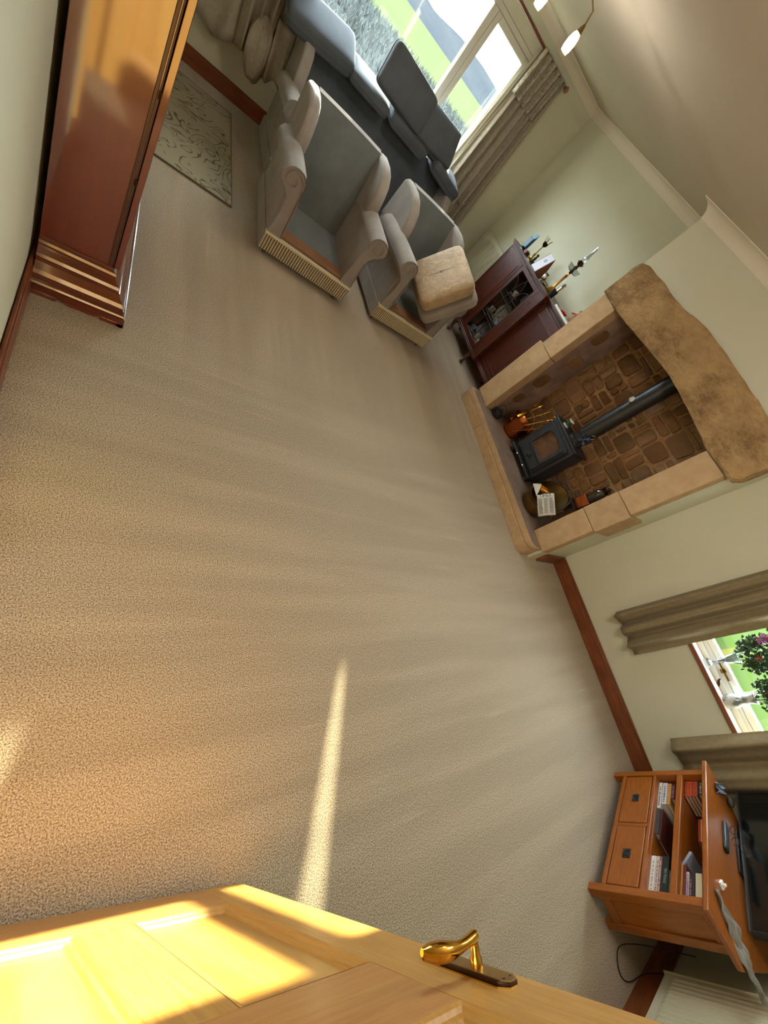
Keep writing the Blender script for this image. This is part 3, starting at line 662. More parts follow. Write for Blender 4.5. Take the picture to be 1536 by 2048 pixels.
for k in range(17):
    yy = -.045-k*.0088
    for c0 in (.004, .050, .096): b.box((c0, yy, .012+.003*math.sin(min(1, (c0+.02)/PW)*PI)), (c0+rr.uniform(.028, .040), yy+.0030, .0165))
b.build('print_columns', M_inkc, np_)['kind'] = 'stuff'
b = MB(TT); b.add([(3.470, 1.585, .318), (3.500, 1.500, .335), (3.470, 1.455, .305), (3.52, 1.56, .375)], [(0, 1, 3), (0, 2, 1)]); b.build('torn_fold', M_paper, np_, solid=.002)
kd = thing('kindling_packet', (3.54, 1.53, HZ+.10), 'shiny amber packet tucked behind the newspaper in the bucket', 'packet'); TT = at(kd)
b = MB(TT); b.tube([(3.53, 1.59, .30), (3.55, 1.55, .335), (3.57, 1.50, .36), (3.60, 1.46, .375)], [.018, .034, .034, .016], 14); b.build('wrapper', mat('amber_wrapper', '#c27a1e', .25, .6), kd, smooth=True)
# dark stool in the right corner of the firebox carrying a copper lantern
so = thing('dark_stool', (3.90, 1.31, HZ), 'dark little wooden stool in the right corner of the firebox', 'stool'); TT = at(so); M_dk = mat('dark_stool_wood', '#2a1a10', .6)
MB(TT).box((3.81, 1.20, .455), (3.975, 1.43, .475)).build('seat', M_dk, so, bevel=.004)
for (x, y) in ((3.83, 1.22), (3.83, 1.41), (3.955, 1.22), (3.955, 1.41)): MB(TT).tube([(x, y, HZ), (x, y, .457)], .012, 8).build('leg', M_dk, so)
jg = thing('copper_lantern', (3.885, 1.35, .475), 'bright copper lantern with a dark glass top standing on the stool', 'lantern'); TT = at(jg)
MB(TT).prism([(3.835, 1.295), (3.93, 1.295), (3.93, 1.405), (3.835, 1.405)], .475, .600, 'z').build('tank', M_copper, jg, bevel=.006)
MB(TT).lathe([(.045, .600), (.050, .612), (.044, .62), (.050, .66), (.052, .70), (.040, .735), (.032, .745)], (3.882, 1.35, 0), 18).build('globe', mat('smoked_glass', (.05, .04, .03, 1), .1, spec=.8), jg, smooth=True)
MB(TT).lathe([(.036, .745), (.038, .757), (.020, .775), (.018, .79), (0, .795)], (3.882, 1.35, 0), 16).build('cap', M_bronze, jg, smooth=True)
MB(TT).tube([(3.882, 1.35+.058*math.cos(a), .735+.065*math.sin(a)) for a in [PI*q/10 for q in range(11)]], .003).build('handle', M_bronze, jg)

# ------------------------------------------------------------------ mahogany display cabinet in the alcove
cb = thing('display_cabinet', (3.80, 3.92, 0), 'dark mahogany breakfront display cabinet with an arched glazed door', 'cabinet'); TT = at(cb)
X0, X1, CY0, CYa, CYb, CY1, CZ0, CZ1 = 3.60, 3.985, 2.965, 3.43, 3.56, 4.40, .20, 1.115
DY0, DY1 = 3.555, 4.015     # glazed door
def cpart(name, a, c, m=M_mahog2, bev=.003, par=cb): return MB(TT).box(a, c).build(name, m, par, bevel=bev)
cpart('side_panel', (X0+.07, CY0, CZ0), (X1, CY0+.02, CZ1)); cpart('side_panel', (X0, CY1-.02, CZ0), (X1, CY1, CZ1))
cpart('back_board', (X1-.012, CY0, CZ0), (X1, CY1, CZ1)); cpart('bottom_board', (X0+.0, CYa, CZ0), (X1, CY1, CZ0+.03)); cpart('bottom_board', (X0+.07, CY0, CZ0), (X1, CYa, CZ0+.03))
cpart('top_board', (X0, CYa, CZ1-.03), (X1, CY1, CZ1)); cpart('top_board', (X0+.07, CY0, CZ1-.03), (X1, CYa, CZ1))
cpart('divider', (X0+.005, 3.435, CZ0), (X1, 3.455, CZ1)); cpart('divider', (X0+.005, 4.025, CZ0), (X1, 4.045, CZ1))
cpart('front_panel', (X0+.06, CY0, CZ0+.03), (X0+.075, CYa, CZ1-.03)); cpart('front_panel', (X0, 4.03, CZ0+.03), (X0+.015, CY1, CZ1-.03))
cpart('pilaster', (X0-.006, 3.43, CZ0), (X0+.02, DY0-.004, CZ1))
b = MB(TT)
for (x, y0, y1, z0, z1) in ((X0+.053, CY0+.03, CYa-.03, .98, 1.07), (X0+.053, CY0+.03, CYa-.03, .25, .30), (X0-.004, 4.07, CY1-.04, .25, 1.04)):
    f = .006
    b.box((x, y0, z0), (x+.008, y0+f, z1)); b.box((x, y1-f, z0), (x+.008, y1, z1)); b.box((x, y0, z0), (x+.008, y1, z0+f)); b.box((x, y0, z1-f), (x+.008, y1, z1))
b.build('inlay_bead', M_mahog, cb)['kind'] = 'stuff'
# cornice & plinth mouldings in three steps, breakfront
for (z0, z1, e) in ((CZ1-.004, CZ1+.010, .012), (CZ1+.010, CZ1+.024, .026), (CZ1+.024, CZ1+.034, .034)):
    MB(TT).box((X0-e, CYa-e*.6, z0), (X1+.01, CY1+e*.5, z1)).box((X0+.065-e, CY0-.0, z0), (X1+.01, CYa, z1)).build('cornice', M_mahog2, cb, bevel=.003)
for (z0, z1, e) in ((CZ0-.035, CZ0-.012, .022), (CZ0-.012, CZ0+.004, .012)):
    MB(TT).box((X0-e, CYa-e*.5, z0), (X1, CY1+e*.4, z1)).box((X0+.065-e, CY0, z0), (X1, CYa, z1)).build('plinth', M_mahog2, cb, bevel=.004)
# cabriole legs with claw feet
def cleg(x, y, dx, dy):
    b = MB(TT); b.tube([(x, y, CZ0-.03), (x-.015*dx, y-.012*dy, .13), (x-.006*dx, y-.004*dy, .08), (x+.004*dx, y, .045), (x-.010*dx, y-.008*dy, .022), (x-.014*dx, y-.010*dy, .004)], [.030, .026, .015, .013, .026, .014], 10)
    return b.build('leg', M_mahog2, cb, smooth=True)
for (x, y, dx, dy) in ((X0+.01, 4.13, 1, -1), (X0+.01, 3.55, 1, 1), (X0+.01, 4.36, 1, -1), (X0+.09, 3.02, 1, 1), (X1-.05, 4.34, -1, -1), (X1-.05, 3.02, -1, 1), (X1-.05, 3.38, -1, 1)): cleg(x, y, dx, dy)
# glazed door
dg_ = MB(TT); zb, zt = CZ0+.008, CZ1-.008; fw = .048
dg_.box((X0-.004, DY0, zb), (X0+.016, DY0+fw, zt)); dg_.box((X0-.004, DY1-fw, zb), (X0+.016, DY1, zt)); dg_.box((X0-.004, DY0+fw, zb), (X0+.016, DY1-fw, zb+.055)); dg_.box((X0-.004, DY0+fw, zt-.05), (X0+.016, DY1-fw, zt))
gd = dg_.build('glazed_door', M_mahog2, cb, bevel=.003)
MB(TT).box((X0+.004, DY0+fw, zb+.055), (X0+.007, DY1-fw, zt-.05)).build('pane', M_glass_c, gd)
b = MB(TT); gy0, gy1, gz0, gz1 = DY0+fw, DY1-fw, zb+.055, zt-.05; r = .0045; xg = X0-.001; w3 = (gy1-gy0)/3; spring = gz1-.20
for k in (1, 2): b.tube([(xg, gy0+w3*k, gz0), (xg, gy0+w3*k, spring)], r, 6)
for zz in (gz0+.24, gz0+.275, gz0+.50): b.tube([(xg, gy0, zz), (xg, gy1, zz)], r*.9, 6)
def arc(c, rr, a0, a1, n=14): return [(xg, c+rr*math.cos(a0+(a1-a0)*i/n), spring+rr*math.sin(a0+(a1-a0)*i/n)*1.15) for i in range(n+1)]
b.tube(arc(gy0, 2*w3, 0, 1.32), r*.9, 6); b.tube(arc(gy1, 2*w3, PI, PI-1.32), r*.9, 6); b.tube(arc(gy0, w3, 0, 1.5), r*.9, 6); b.tube(arc(gy1, w3, PI, PI-1.5), r*.9, 6)
b.build('glazing_bars', mat('dark_glazing_bar', '#2c1a14', .7, spec=.2), gd, smooth=True)
MB(TT).box((X0-.006, 3.515, .94), (X0-.003, 3.522, .985)).build('escutcheon', M_brass, gd)
for zz in (gz0+.26, .68+.14): cpart('shelf', (X0+.02, 3.456, zz-.006), (X1-.015, 4.024, zz+.006))
# china inside the cabinet
M_china = mat('patterned_china', '#e8e0cf', .3, col2='#9d907c', ns=70, range=(.48, .56)); M_blue = mat('blue_china', '#c9cdd6', .3, col2='#7b88a8', ns=50, range=(.5, .56))
def plate(x, y, z, r, lab, m=M_china, lean=.22):
    t = thing('china_plate', (x, y, z), lab, 'plate', group='plates standing in the display cabinet'); t.rotation_euler = (0, -PI/2+lean, 0)
    MB().lathe([(0, 0), (r*.55, 0), (r*.6, .004), (r, .012), (r, .015), (r*.58, .007), (0, .004)], (r*math.cos(0), 0, 0), 24).build('plate', m, t, smooth=True)
    return t
sh = [CZ0+.031, gz0+.266, .826]
plate(3.82, 3.93, sh[0], .105, 'large blue-white plate on the cabinet bottom, window side', M_blue); plate(3.82, 3.70, sh[0], .10, 'patterned plate on the cabinet bottom, fireplace side')
plate(3.82, 3.92, sh[1], .105, 'patterned plate on the middle cabinet shelf, window side'); plate(3.82, 3.71, sh[1], .105, 'patterned plate on the middle cabinet shelf, towards the fireplace'); plate(3.90, 3.55, sh[1], .07, 'small patterned plate on the middle cabinet shelf beside the pilaster')
plate(3.84, 3.80, sh[2], .095, 'dark-rimmed plate on the top cabinet shelf', mat('green_china', '#4c5546', .3, col2='#7d8370', ns=20)); 
def cup(x, y, z, lab, m=M_china, s_=1.0):
    t = thing('tea_cup', (x, y, z), lab, 'cup', group='cups and saucers in the display cabinet')
    MB().lathe([(0, 0), (.055*s_, .004), (.062*s_, .010), (.058*s_, .011), (0, .006)], (0, 0, 0), 18).build('saucer', m, t, smooth=True)
    MB().lathe([(.016*s_, .008), (.018*s_, .012), (.034*s_, .030), (.040*s_, .062), (.038*s_, .062), (.030*s_, .030), (0, .014)], (0, 0, 0), 18).build('cup_bowl', m, t, smooth=True)
    MB().tube([(0, .038*s_, .055), (0, .056*s_, .050), (0, .058*s_, .032), (0, .034*s_, .026)], .003, 6).build('cup_handle', m, t, smooth=True)
    return t
q = [(3.73, 3.97, 0, 'white cup at the window end of the cabinet bottom'), (3.76, 3.84, 0, 'cup in the middle of the cabinet bottom'), (3.72, 3.70, 0, 'white cup at the fireplace end of the cabinet bottom'), (3.74, 3.56, 0, 'cup beside the pilaster on the cabinet bottom'),
     (3.72, 3.97, 1, 'cup at the window end of the middle cabinet shelf'), (3.75, 3.86, 1, 'second cup from the window end of the middle shelf'), (3.72, 3.74, 1, 'third cup from the window end of the middle shelf'), (3.74, 3.62, 1, 'pale cup nearest the pilaster on the middle shelf'),
     (3.73, 3.90, 2, 'small pale cup on the top cabinet shelf')]
for i, (x, y, k, lb) in enumerate(q): cup(x, y, sh[k], lb, M_blue if i % 3 == 0 else M_china)
for (x, y, k, lb) in ((3.86, 3.60, 0, 'bulbous white teapot on the cabinet bottom'), (3.80, 3.66, 2, 'gilt-handled pale jug on the top cabinet shelf')):
    t = thing('china_teapot', (x, y, sh[k]), lb, 'teapot')
    MB().lathe([(0, 0), (.03, 0), (.052, .03), (.055, .06), (.035, .09), (.025, .095), (.006, .105), (.010, .115), (0, .12)], (0, 0, 0), 20).build('body', M_china, t, smooth=True)
    MB().tube([(-.05, 0, .05), (-.075, 0, .065), (-.085, 0, .09)], [.010, .007, .006]).build('spout', M_china, t, smooth=True)
    MB().tube([(0, .045, .08), (0, .075, .085), (0, .08, .055), (0, .05, .035)], .005).build('handle', M_brass, t, smooth=True)

# ------------------------------------------------------------------ ornaments on the display cabinet
TZ = CZ1+.034
def obj_at(name, x, y, lab, cat, z=None): return thing(name, (x, y, TZ if z is None else z), lab, cat)
t = obj_at('blue_vase', 3.72, 4.36, 'blue glass ornament with upright blades at the window end of the cabinet top', 'ornament')
MB().lathe([(0, 0), (.035, 0), (.038, .012), (.02, .02), (0, .02)], (0, 0, 0), 16).build('base', M_black, t, smooth=True)
b = MB()
for k in range(4): b.box((-.004+.012*k-.018, -.03, .02), (.0+.012*k-.018, .03, .13+.022*k))
b.build('glass_blades', mat('blue_glass', '#5f7f92', .15, spec=.8), t, bevel=.002)
t = obj_at('candlestick', 3.78, 4.22, 'slim brass candlestick with a dark tulip-shaped top', 'candlestick')
MB().lathe([(.032, 0), (.034, .006), (.018, .014), (.012, .05), (.016, .065), (.007, .075), (.006, .16), (.010, .17)], (0, 0, 0), 14).build('stem', M_brass, t, smooth=True)
MB().lathe([(.010, .165), (.028, .185), (.032, .215), (.028, .215), (0, .18)], (0, 0, 0), 14).build('tulip_cup', M_bronze, t, smooth=True)
b = MB()
for k in range(5): a = k*2*PI/5; b.tube([(.028*math.cos(a), .028*math.sin(a), .21), (.036*math.cos(a), .036*math.sin(a), .24), (.045*math.cos(a), .045*math.sin(a), .262)], .0025, 6)
b.build('petal_wires', M_bronze, t)
for (x, y, nm, lb, m, h) in ((3.66, 4.20, 'small_box', 'small brown wooden box with a pink lid beside the candlestick', mat('brown_box', '#5a2f1c', .5), .035), (3.72, 4.10, 'dark_figurine', 'small dark figurine behind the photo frame', M_iron, .06), (3.84, 4.08, 'silver_pot', 'little silver pot in front of the wall between candlestick and photo frame', M_silver, .05)):
    t = obj_at(nm, x, y, lb, nm.split('_')[1])
    if nm == 'small_box':
        MB().box((-.03, -.025, 0), (.03, .025, h)).build('box', m, t, bevel=.003); MB().box((-.02, -.016, h), (.02, .016, h+.008)).build('lid', mat('pink_lid', '#b78a7c', .5), t, bevel=.002)
    elif nm == 'dark_figurine':
        MB().lathe([(.024, 0), (.028, .01), (.012, .035), (.018, .055), (.010, .075)], (0, 0, 0), 10).build('body', m, t, smooth=True); MB().ball((0, 0, .088), .016).build('head', m, t, smooth=True)
    else:
        MB().lathe([(.012, 0), (.026, .02), (.028, .035), (.016, .05), (.006, .058), (0, .062)], (0, 0, 0), 12).build('pot', m, t, smooth=True); MB().tube([(0, .026, .04), (0, .045, .035), (0, .026, .018)], .003, 6).build('handle', m, t)
# photo frame, back strut towards the fireplace
t = obj_at('photo_frame', 3.70, 3.93, 'wedge-shaped wooden photo frame with a pale front and brown cheeks', 'photo frame'); t.rotation_euler = (0, 0, 0)
wd = mat('frame_wood', '#6e3a1a', .5)
for yy in (-.062, .056): MB().prism([(-.055, 0), (.095, 0), (.025, .205)], yy, yy+.008, 'y').build('side_cheek', wd, t, bevel=.001)
MB().add([(-.055, -.054, .002), (-.055, .056, .002), (.022, .056, .20), (.022, -.054, .20), (-.045, -.054, .002), (-.045, .056, .002), (.030, .056, .20), (.030, -.054, .20)], [(0, 1, 2, 3), (7, 6, 5, 4), (0, 4, 5, 1), (1, 5, 6, 2), (2, 6, 7, 3), (3, 7, 4, 0)]).build('picture_side', mat('pale_card', '#c4c2cc', .5), t)
MB().lathe([(.020, 0), (.020, .002)], (0, 0, 0), 14).build('oval_mount', mat('grey_oval', '#8d8d90', .4), t).matrix_local = Matrix.Translation((-.006, 0, .128)) @ Vector((-.93, 0, .36)).to_track_quat('Z', 'Y').to_matrix().to_4x4()
# oil lamp: brass base, cut glass bowls, chimney
t = obj_at('oil_lamp', 3.80, 3.66, 'tall brass oil lamp with ruffled glass bowls and a clear chimney', 'lamp')
MB().lathe([(.055, 0), (.057, .008), (.045, .02), (.030, .035), (.022, .05), (.018, .06)], (0, 0, 0), 20).build('foot', M_brass, t, smooth=True)
MB().lathe([(.018, .06), (.014, .075), (.014, .20), (.018, .21), (.010, .22), (.010, .245)], (0, 0, 0), 16).build('column', mat('orange_brass', (.60, .27, .06, 1), .25, 1), t, smooth=True)
MB().lathe([(.012, .24), (.018, .26), (.014, .29), (.020, .31), (.016, .34), (.030, .35), (.034, .372), (.022, .39)], (0, 0, 0), 16).build('burner', M_bronze, t, smooth=True)
for (y, z) in ((-.055, .285), (.055, .285)):
    b = MB()
    b.grid(lambda u, v, yy=y, zz=z: ((.022+.020*v+.003*math.sin(u*2*PI*8)*v)*math.cos(u*2*PI), yy+(.022+.020*v+.003*math.sin(u*2*PI*8)*v)*math.sin(u*2*PI), zz-.025+.055*v), 32, 4); b.build('ruffled_bowl', M_crystal, t, smooth=True)
    MB().tube([(0, 0, .27), (0, y*.5, .262), (0, y, .262)], .004, 6).build('bracket', M_bronze, t)
b = MB()
for k in range(8): a = k*PI/4; b.tube([(.026*math.cos(a), .026*math.sin(a), .36), (.042*math.cos(a), .042*math.sin(a), .372)], .003, 5)
b.build('gallery', M_bronze, t)
MB().lathe([(.020, .38), (.026, .41), (.026, .43), (.014, .47), (.012, .56), (.013, .56), (.015, .47), (.027, .43)], (0, 0, 0), 16, cap=False).build('chimney', M_crystal, t, smooth=True)
t = obj_at('silver_jug', 3.72, 3.78, 'small polished silver jug between the photo frame and the oil lamp', 'jug')
MB().lathe([(.022, 0), (.024, .006), (.018, .012), (.030, .035), (.028, .06), (.018, .075), (.024, .088), (.020, .086), (0, .06)], (0, 0, 0), 16).build('body', M_silver, t, smooth=True); MB().tube([(0, .022, .08), (.0, .045, .07), (0, .045, .045), (0, .028, .03)], .003, 6).build('handle', M_silver, t)
t = obj_at('brass_dish', 3.72, 3.70, 'shallow brass-coloured dish at the foot of the oil lamp', 'dish')
MB().lathe([(0, 0), (.022, 0), (.036, .014), (.034, .015), (.02, .004), (0, .003)], (0, 0, 0), 18).build('dish', M_brass, t, smooth=True)
# pen pot with glasses case, scissors, pens
t = obj_at('pen_pot', 3.70, 3.50, 'black wire pen pot at the pilaster end of the cabinet top', 'pot')
MB().lathe([(.030, 0), (.032, .004), (.034, .075), (.036, .078), (.033, .078), (.029, .006), (0, .004)], (0, 0, 0), 16, cap=False).build('pot', M_black, t, smooth=True)
pz = TZ+.006
for (dx, dy, lx, ly, L, r, m, nm, lb) in ((.0, -.005, .10, -.22, .17, .011, mat('dark_green_plastic', '#1b241f', .4), 'torch', 'thick dark green torch standing in the pen pot'), (.012, -.014, .05, -.42, .17, .007, mat('yellow_plastic', '#b58428', .4), 'screwdriver', 'yellow-handled screwdriver in the pen pot'), (-.012, .006, .1, .25, .20, .0015, M_silver, 'knitting_needle', 'thin grey needle sticking out of the pen pot'), (.0, .01, -.05, -.55, .16, .005, M_black, 'pen', 'slim black pen leaning lowest in the pen pot'), (-.01, -.012, .0, -.30, .13, .006, M_chrome, 'scissors', 'steel scissors in the pen pot')):
    o = thing(nm, (3.70+dx*.6, 3.50+dy*.6, pz), lb, nm.replace('_', ' '))
    d = Vector((lx*.35, ly*.35, 1)).normalized()
    MB().tube([d*0, d*L*.4, d*L*.42, d*L*.95, d*L], [r*.5, r*.5, r, r, r*.5], 10).build('shaft', m, o, smooth=True)
    if nm == 'scissors': MB().tube([d*L+Vector((0, .012*math.cos(a), .012+.012*math.sin(a))) for a in [2*PI*k/10 for k in range(10)]], .002, 6, closed=True).build('finger_ring', M_chrome, o)
# tray with red lid, cloth figure
CT = TZ
t = obj_at('white_tray', 3.76, 3.20, 'narrow white edged tray at the fireplace end of the cabinet', 'tray'); b = MB()
b.box((-.055, -.16, 0), (.055, .16, .006)); b.box((-.055, -.16, .006), (-.048, .16, .02)); b.box((.048, -.16, .006), (.055, .16, .02)); b.box((-.055, -.16, .006), (.055, -.153, .02)); b.box((-.055, .153, .006), (.055, .16, .02)); b.build('tray', M_white, t, bevel=.002)
t = obj_at('red_bowl', 3.75, 3.24, 'shiny red bowl in the white tray', 'bowl', TZ+.006)
MB().lathe([(0, .0), (.03, .0), (.046, .02), (.048, .032), (.044, .036), (0, .04)], (0, 0, 0), 20).build('bowl', mat('red_gloss', '#b8201c', .2, coat=.6), t, smooth=True)
t = obj_at('cloth_figurine', 3.86, 3.20, 'little patchwork cloth figurine beside the red bowl', 'figurine', TZ); mq = mat('patchwork', '#b98a66', .9, col2='#8c8468', ns=30, range=(.45, .55)); mr = mat('rust_cloth', '#b0674a', .9)
MB().ball((0, 0, .045), .038, 14, 10, (1, 1.1, 1.2)).build('skirt', mq, t, smooth=True); MB().ball((0, -.01, .095), .026, 12, 8).build('bodice', mr, t, smooth=True)
MB().ball((0, -.015, .135), .019).build('head', mat('doll_face', '#c99a78', .8), t, smooth=True); MB().lathe([(.030, .142), (.022, .148), (.016, .165), (0, .168)], (0, -.015, 0), 12).build('hat', mq, t, smooth=True)
b = MB(); b.tube([(0, .02, .10), (-.02, .045, .08)], .008, 8); b.tube([(0, -.03, .10), (-.02, -.055, .08)], .008, 8); b.build('arms', mr, t, smooth=True)

# ------------------------------------------------------------------ tall mahogany case by the left wall
tc_ = thing('mahogany_bookcase', (XL, 1.93, 0), 'tall reddish mahogany case with a stepped moulded plinth against the left wall', 'cabinet'); TT = at(tc_)
fx, py, cy1 = .098, 1.930, 2.98; XK = -.150
HT = 2.05
MB(TT).box((XK, py, .20), (fx, cy1, HT)).build('case', M_mahog, tc_, bevel=.002)
MB(TT).box((fx+.003, py+.002, .23), (fx+.026, cy1-.01, HT-.05)).build('case_door', M_mahog, tc_, bevel=.002)
MB(TT).box((fx-.006, py-.0012, .235), (fx-.002, py+.0, HT-.04)).build('joint_bead', M_black, tc_); MB(TT).box((fx-.020, py-.0040, .235), (fx-.008, py, HT-.04)).build('astragal', M_mahog2, tc_, bevel=.002)
for zz in (.625, .93): MB(TT).tube([(fx-.001, py-.004, zz-.012), (fx-.001, py-.004, zz+.012)], .004, 8).box((fx-.010, py-.002, zz-.010), (fx+.004, py, zz+.010)).build('hinge', M_bronze, tc_)
# plinth profile: (projection, z) going down
prof = [(0.0, .232), (.004, .232), (.006, .222), (.016, .216), (.020, .205), (.018, .196), (.024, .188), (.040, .170), (.046, .158), (.046, .150), (.050, .148), (.050, .140), (.058, .128), (.070, .112), (.078, .096), (.080, .086), (.084, .084), (.084, .076), (.080, .072), (.088, .064), (.092, .056), (.090, .052), (.096, .050), (.096, .022), (0, .022)]
b = MB(TT); vs = []; n = len(prof)
path = [(XK, 'L'), (fx, 'C'), (fx, 'F')]
for k, (e, z) in enumerate(prof):
    e *= .92
    vs += [(XK, py-e, z), (fx+e, py-e, z), (fx+e, cy1+e, z)]
fs = [(3*i, 3*i+1, 3*i+4, 3*i+3) for i in range(n-1)]+[(3*i+1, 3*i+2, 3*i+5, 3*i+4) for i in range(n-1)]
b.add(vs, fs); b.build('plinth_moulding', mat('polished_mahogany', '#54200f', .18, col2='#642813', ns=4, scale=(1, 1, 6), coat=.9, coat_rough=.08), tc_)
e = .090
for (x0, x1, y0, y1) in ((XK, XK+.085, py-e, py-e+.03), (fx+e-.095, fx+e, py-e, py-e+.03), (fx+e-.03, fx+e, py-e, py-e+.10), (fx+e-.03, fx+e, cy1-.1, cy1)):
    MB(TT).box((x0, y0, 0), (x1, y1, .024)).build('bracket_foot', M_mahog, tc_, bevel=.003)
MB(TT).prism([(XK+.13, .006), (fx-.03, .006), (fx-.0, .022), (XK+.1, .022)], py-e, py-e+.02, 'y').build('apron', M_mahog, tc_)
MB(TT).box((XK-.01, py-.03, HT-.04), (fx+.05, cy1+.03, HT+.02)).build('cornice', M_mahog, tc_, bevel=.006)
# ------------------------------------------------------------------ armchairs and sofa (seat cushions taken out)
def suite(name, loc, rz, w, label, cat, dep=.84, hgt=.905, group=None, ky=1.19):
    t = thing(name, loc, label, cat, rz, group)
    bk0 = .50                                   # y where the back begins at seat level
    # base and seat lining
    MB().box((.05, .03, .05), (w-.05, dep-.05, .185)).build('base', M_fab_out, t, bevel=.01)
    MB().box((.10, .015, .185), (w-.10, .13, .205)).build('seat_edge', M_fab_deck, t, bevel=.008)
    MB().box((.10, .12, .15), (w-.10, .66, .195)).build('seat_deck', M_fab_in, t, bevel=.008)
    # back: padded inner face leaning backwards, crowned top
    def back(u, v):
        x = .085+(w-.17)*u; z = .17+(hgt-.17)*v; y = bk0+.045+.17*v-.02*math.sin(PI*v)*math.sin(PI*u)
        return (x, y, z+.006*math.sin(PI*u)*v)
    b = MB(); b.grid(back, 12, 10); b.build('inner_back', M_fab_in if w < 1 else M_fab_cush, t, smooth=True)  # sofa back takes the velour coloured for backlight
    b = MB(); n = 12
    f = [back(i/n, 1) for i in range(n+1)]; g = [(p[0], p[1]+.085, p[2]-.012) for p in f]; top = [(p[0], p[1]+.045, p[2]+.012) for p in f]; lo = [(p[0], dep-.02, .05) for p in f]
    k = n+1; b.add(f+top+g+lo, [(r*k+i, r*k+i+1, (r+1)*k+i+1, (r+1)*k+i) for r in range(3) for i in range(n)])
    b.build('outer_back', M_fab_out, t, smooth=True)
    for s in (0, 1):
        X = (lambda x: x) if not s else (lambda x: w-x)
        # arm: panel with a scrolled roll, swept from front to back
        rc, rr = (.012, .552), .086
        def sec(flare, yk):
            pts = [(.118, .06), (.112, .20), (.102, .36), (.096, .47)]
            pts += [(rc[0]+rr*math.cos(a), rc[1]+rr*math.sin(a)) for a in [math.radians(-25+q*22.5) for q in range(11)]]
            pts += [(rc[0]-.02, rc[1]-rr*.88), (.018, .440), (.022, .36), (.010, .20), (.006, .04)]
            return [(X(x), z+yk) for x, z in pts]
        b = MB(); ys = [(.012, -.004), (.0, 0), (.04, .004), (.25, 0), (.50, -.012), (.62, -.03)]
        rings = [[(x, y, z) for x, z in sec(0, dz)] for y, dz in ys]; n = len(rings[0])
        b.add([p for r_ in rings for p in r_], [(i*n+j, i*n+(j+1) % n, (i+1)*n+(j+1) % n, (i+1)*n+j) for i in range(len(ys)-1) for j in range(n)]+[tuple(range(n)), tuple(range((len(ys)-1)*n, len(ys)*n))])
        b.build('arm', M_fab_out, t, smooth=True)
        # scroll facing on the arm front, slightly proud, with a spiral seam
        b = MB(); b.tube([(X(rc[0]+rr*(1-.75*q/20)*.86*math.cos(math.radians(-25+q*22))), -.004, rc[1]+rr*(1-.75*q/20)*.86*math.sin(math.radians(-25+q*22))) for q in range(21)], .0035, 6)
        b.tube([(X(.100), -.002, .46), (X(.106), -.002, .34), (X(.114), -.002, .20)], .0035, 6)
        b.build('scroll_seam', M_fab_out, t, smooth=True)
        # outer side panel and wing
        MB().prism([(.02, .045), (dep-.02, .045), (dep-.035, .16), (.80-.02, .60), (.74, .70), (.45, .53), (.05, .46)], X(.012), X(.055), 'x').build('side_panel', M_fab_out, t, bevel=.008)
        wing = [(.40, .50), (.360, .57), (.365, .66), (.40, .76), (.45, .84), (.53, .892), (.62, .912), (.745, .912), (.785, .88), (.80, .50)]
        MB().prism(wing, X(-.004), X(.094), 'x').build('wing', M_fab_out, t, bevel=.030, seg=5)
        MB().lathe([(.012, 0), (.012, .04)], (X(.06), .05, 0), 8).build('castor', M_brassd, t, smooth=True)
        MB().lathe([(.012, 0), (.012, .04)], (X(.06), dep-.08, 0), 8).build('castor', M_brassd, t, smooth=True)
    # ribbed cord valance along the front
    b = MB(); n = max(12, int(w/.0200))
    for i in range(n):
        x0 = .004+(w-.008)*i/n; x1 = .004+(w-.008)*(i+.60)/n
        b.add([(x0, .004, .040), (x1, .004, .040), (x1, .004, .165), (x0, .004, .165), ((x0+x1)/2, -.005, .041), ((x0+x1)/2, -.005, .164)], [(0, 4, 5, 3), (4, 1, 2, 5), (0, 1, 4), (3, 5, 2)])
    b.box((.0, -.006, .160), (w, .03, .178)); MB().box((.004, .004, .044), (w-.004, .03, .160)).build('valance_gap_shade', mat('valance_gap_shade', '#5f503c', .95), t)  # dark backing: the shade between the cords is put into its colour
    b.build('corded_valance', M_fringe, t)
    MB().box((-.002, .0, .042), (.01, dep-.04, .165)).build('side_valance', M_fab_out, t, bevel=.003); MB().box((w-.01, .0, .042), (w+.002, dep-.04, .165)).build('side_valance', M_fab_out, t, bevel=.003)
    for ch in t.children:
        if ch.data.name.startswith('corded'): continue
        for v in ch.data.vertices:
            if v.co.y > .03: v.co.y = .03+(v.co.y-.03)*ky
            if v.co.z > .62 and w < 1: v.co.z = .62+(v.co.z-.62)*.87
    return t
suite('armchair', (.935, 3.205, 0), math.radians(-3.2), .765, 'wing armchair with an empty seat, the one nearer the mahogany case', 'armchair', group=None)
ch2 = suite('armchair', (2.045, 3.235, 0), math.radians(2), .745, 'wing armchair with loose cushions propped on its right arm', 'armchair')
suite('sofa', (1.06, 4.42, 0), 0, 1.92, 'long wing-armed sofa in front of the far window, piled with loose cushions', 'sofa', ky=1.08, hgt=.925)

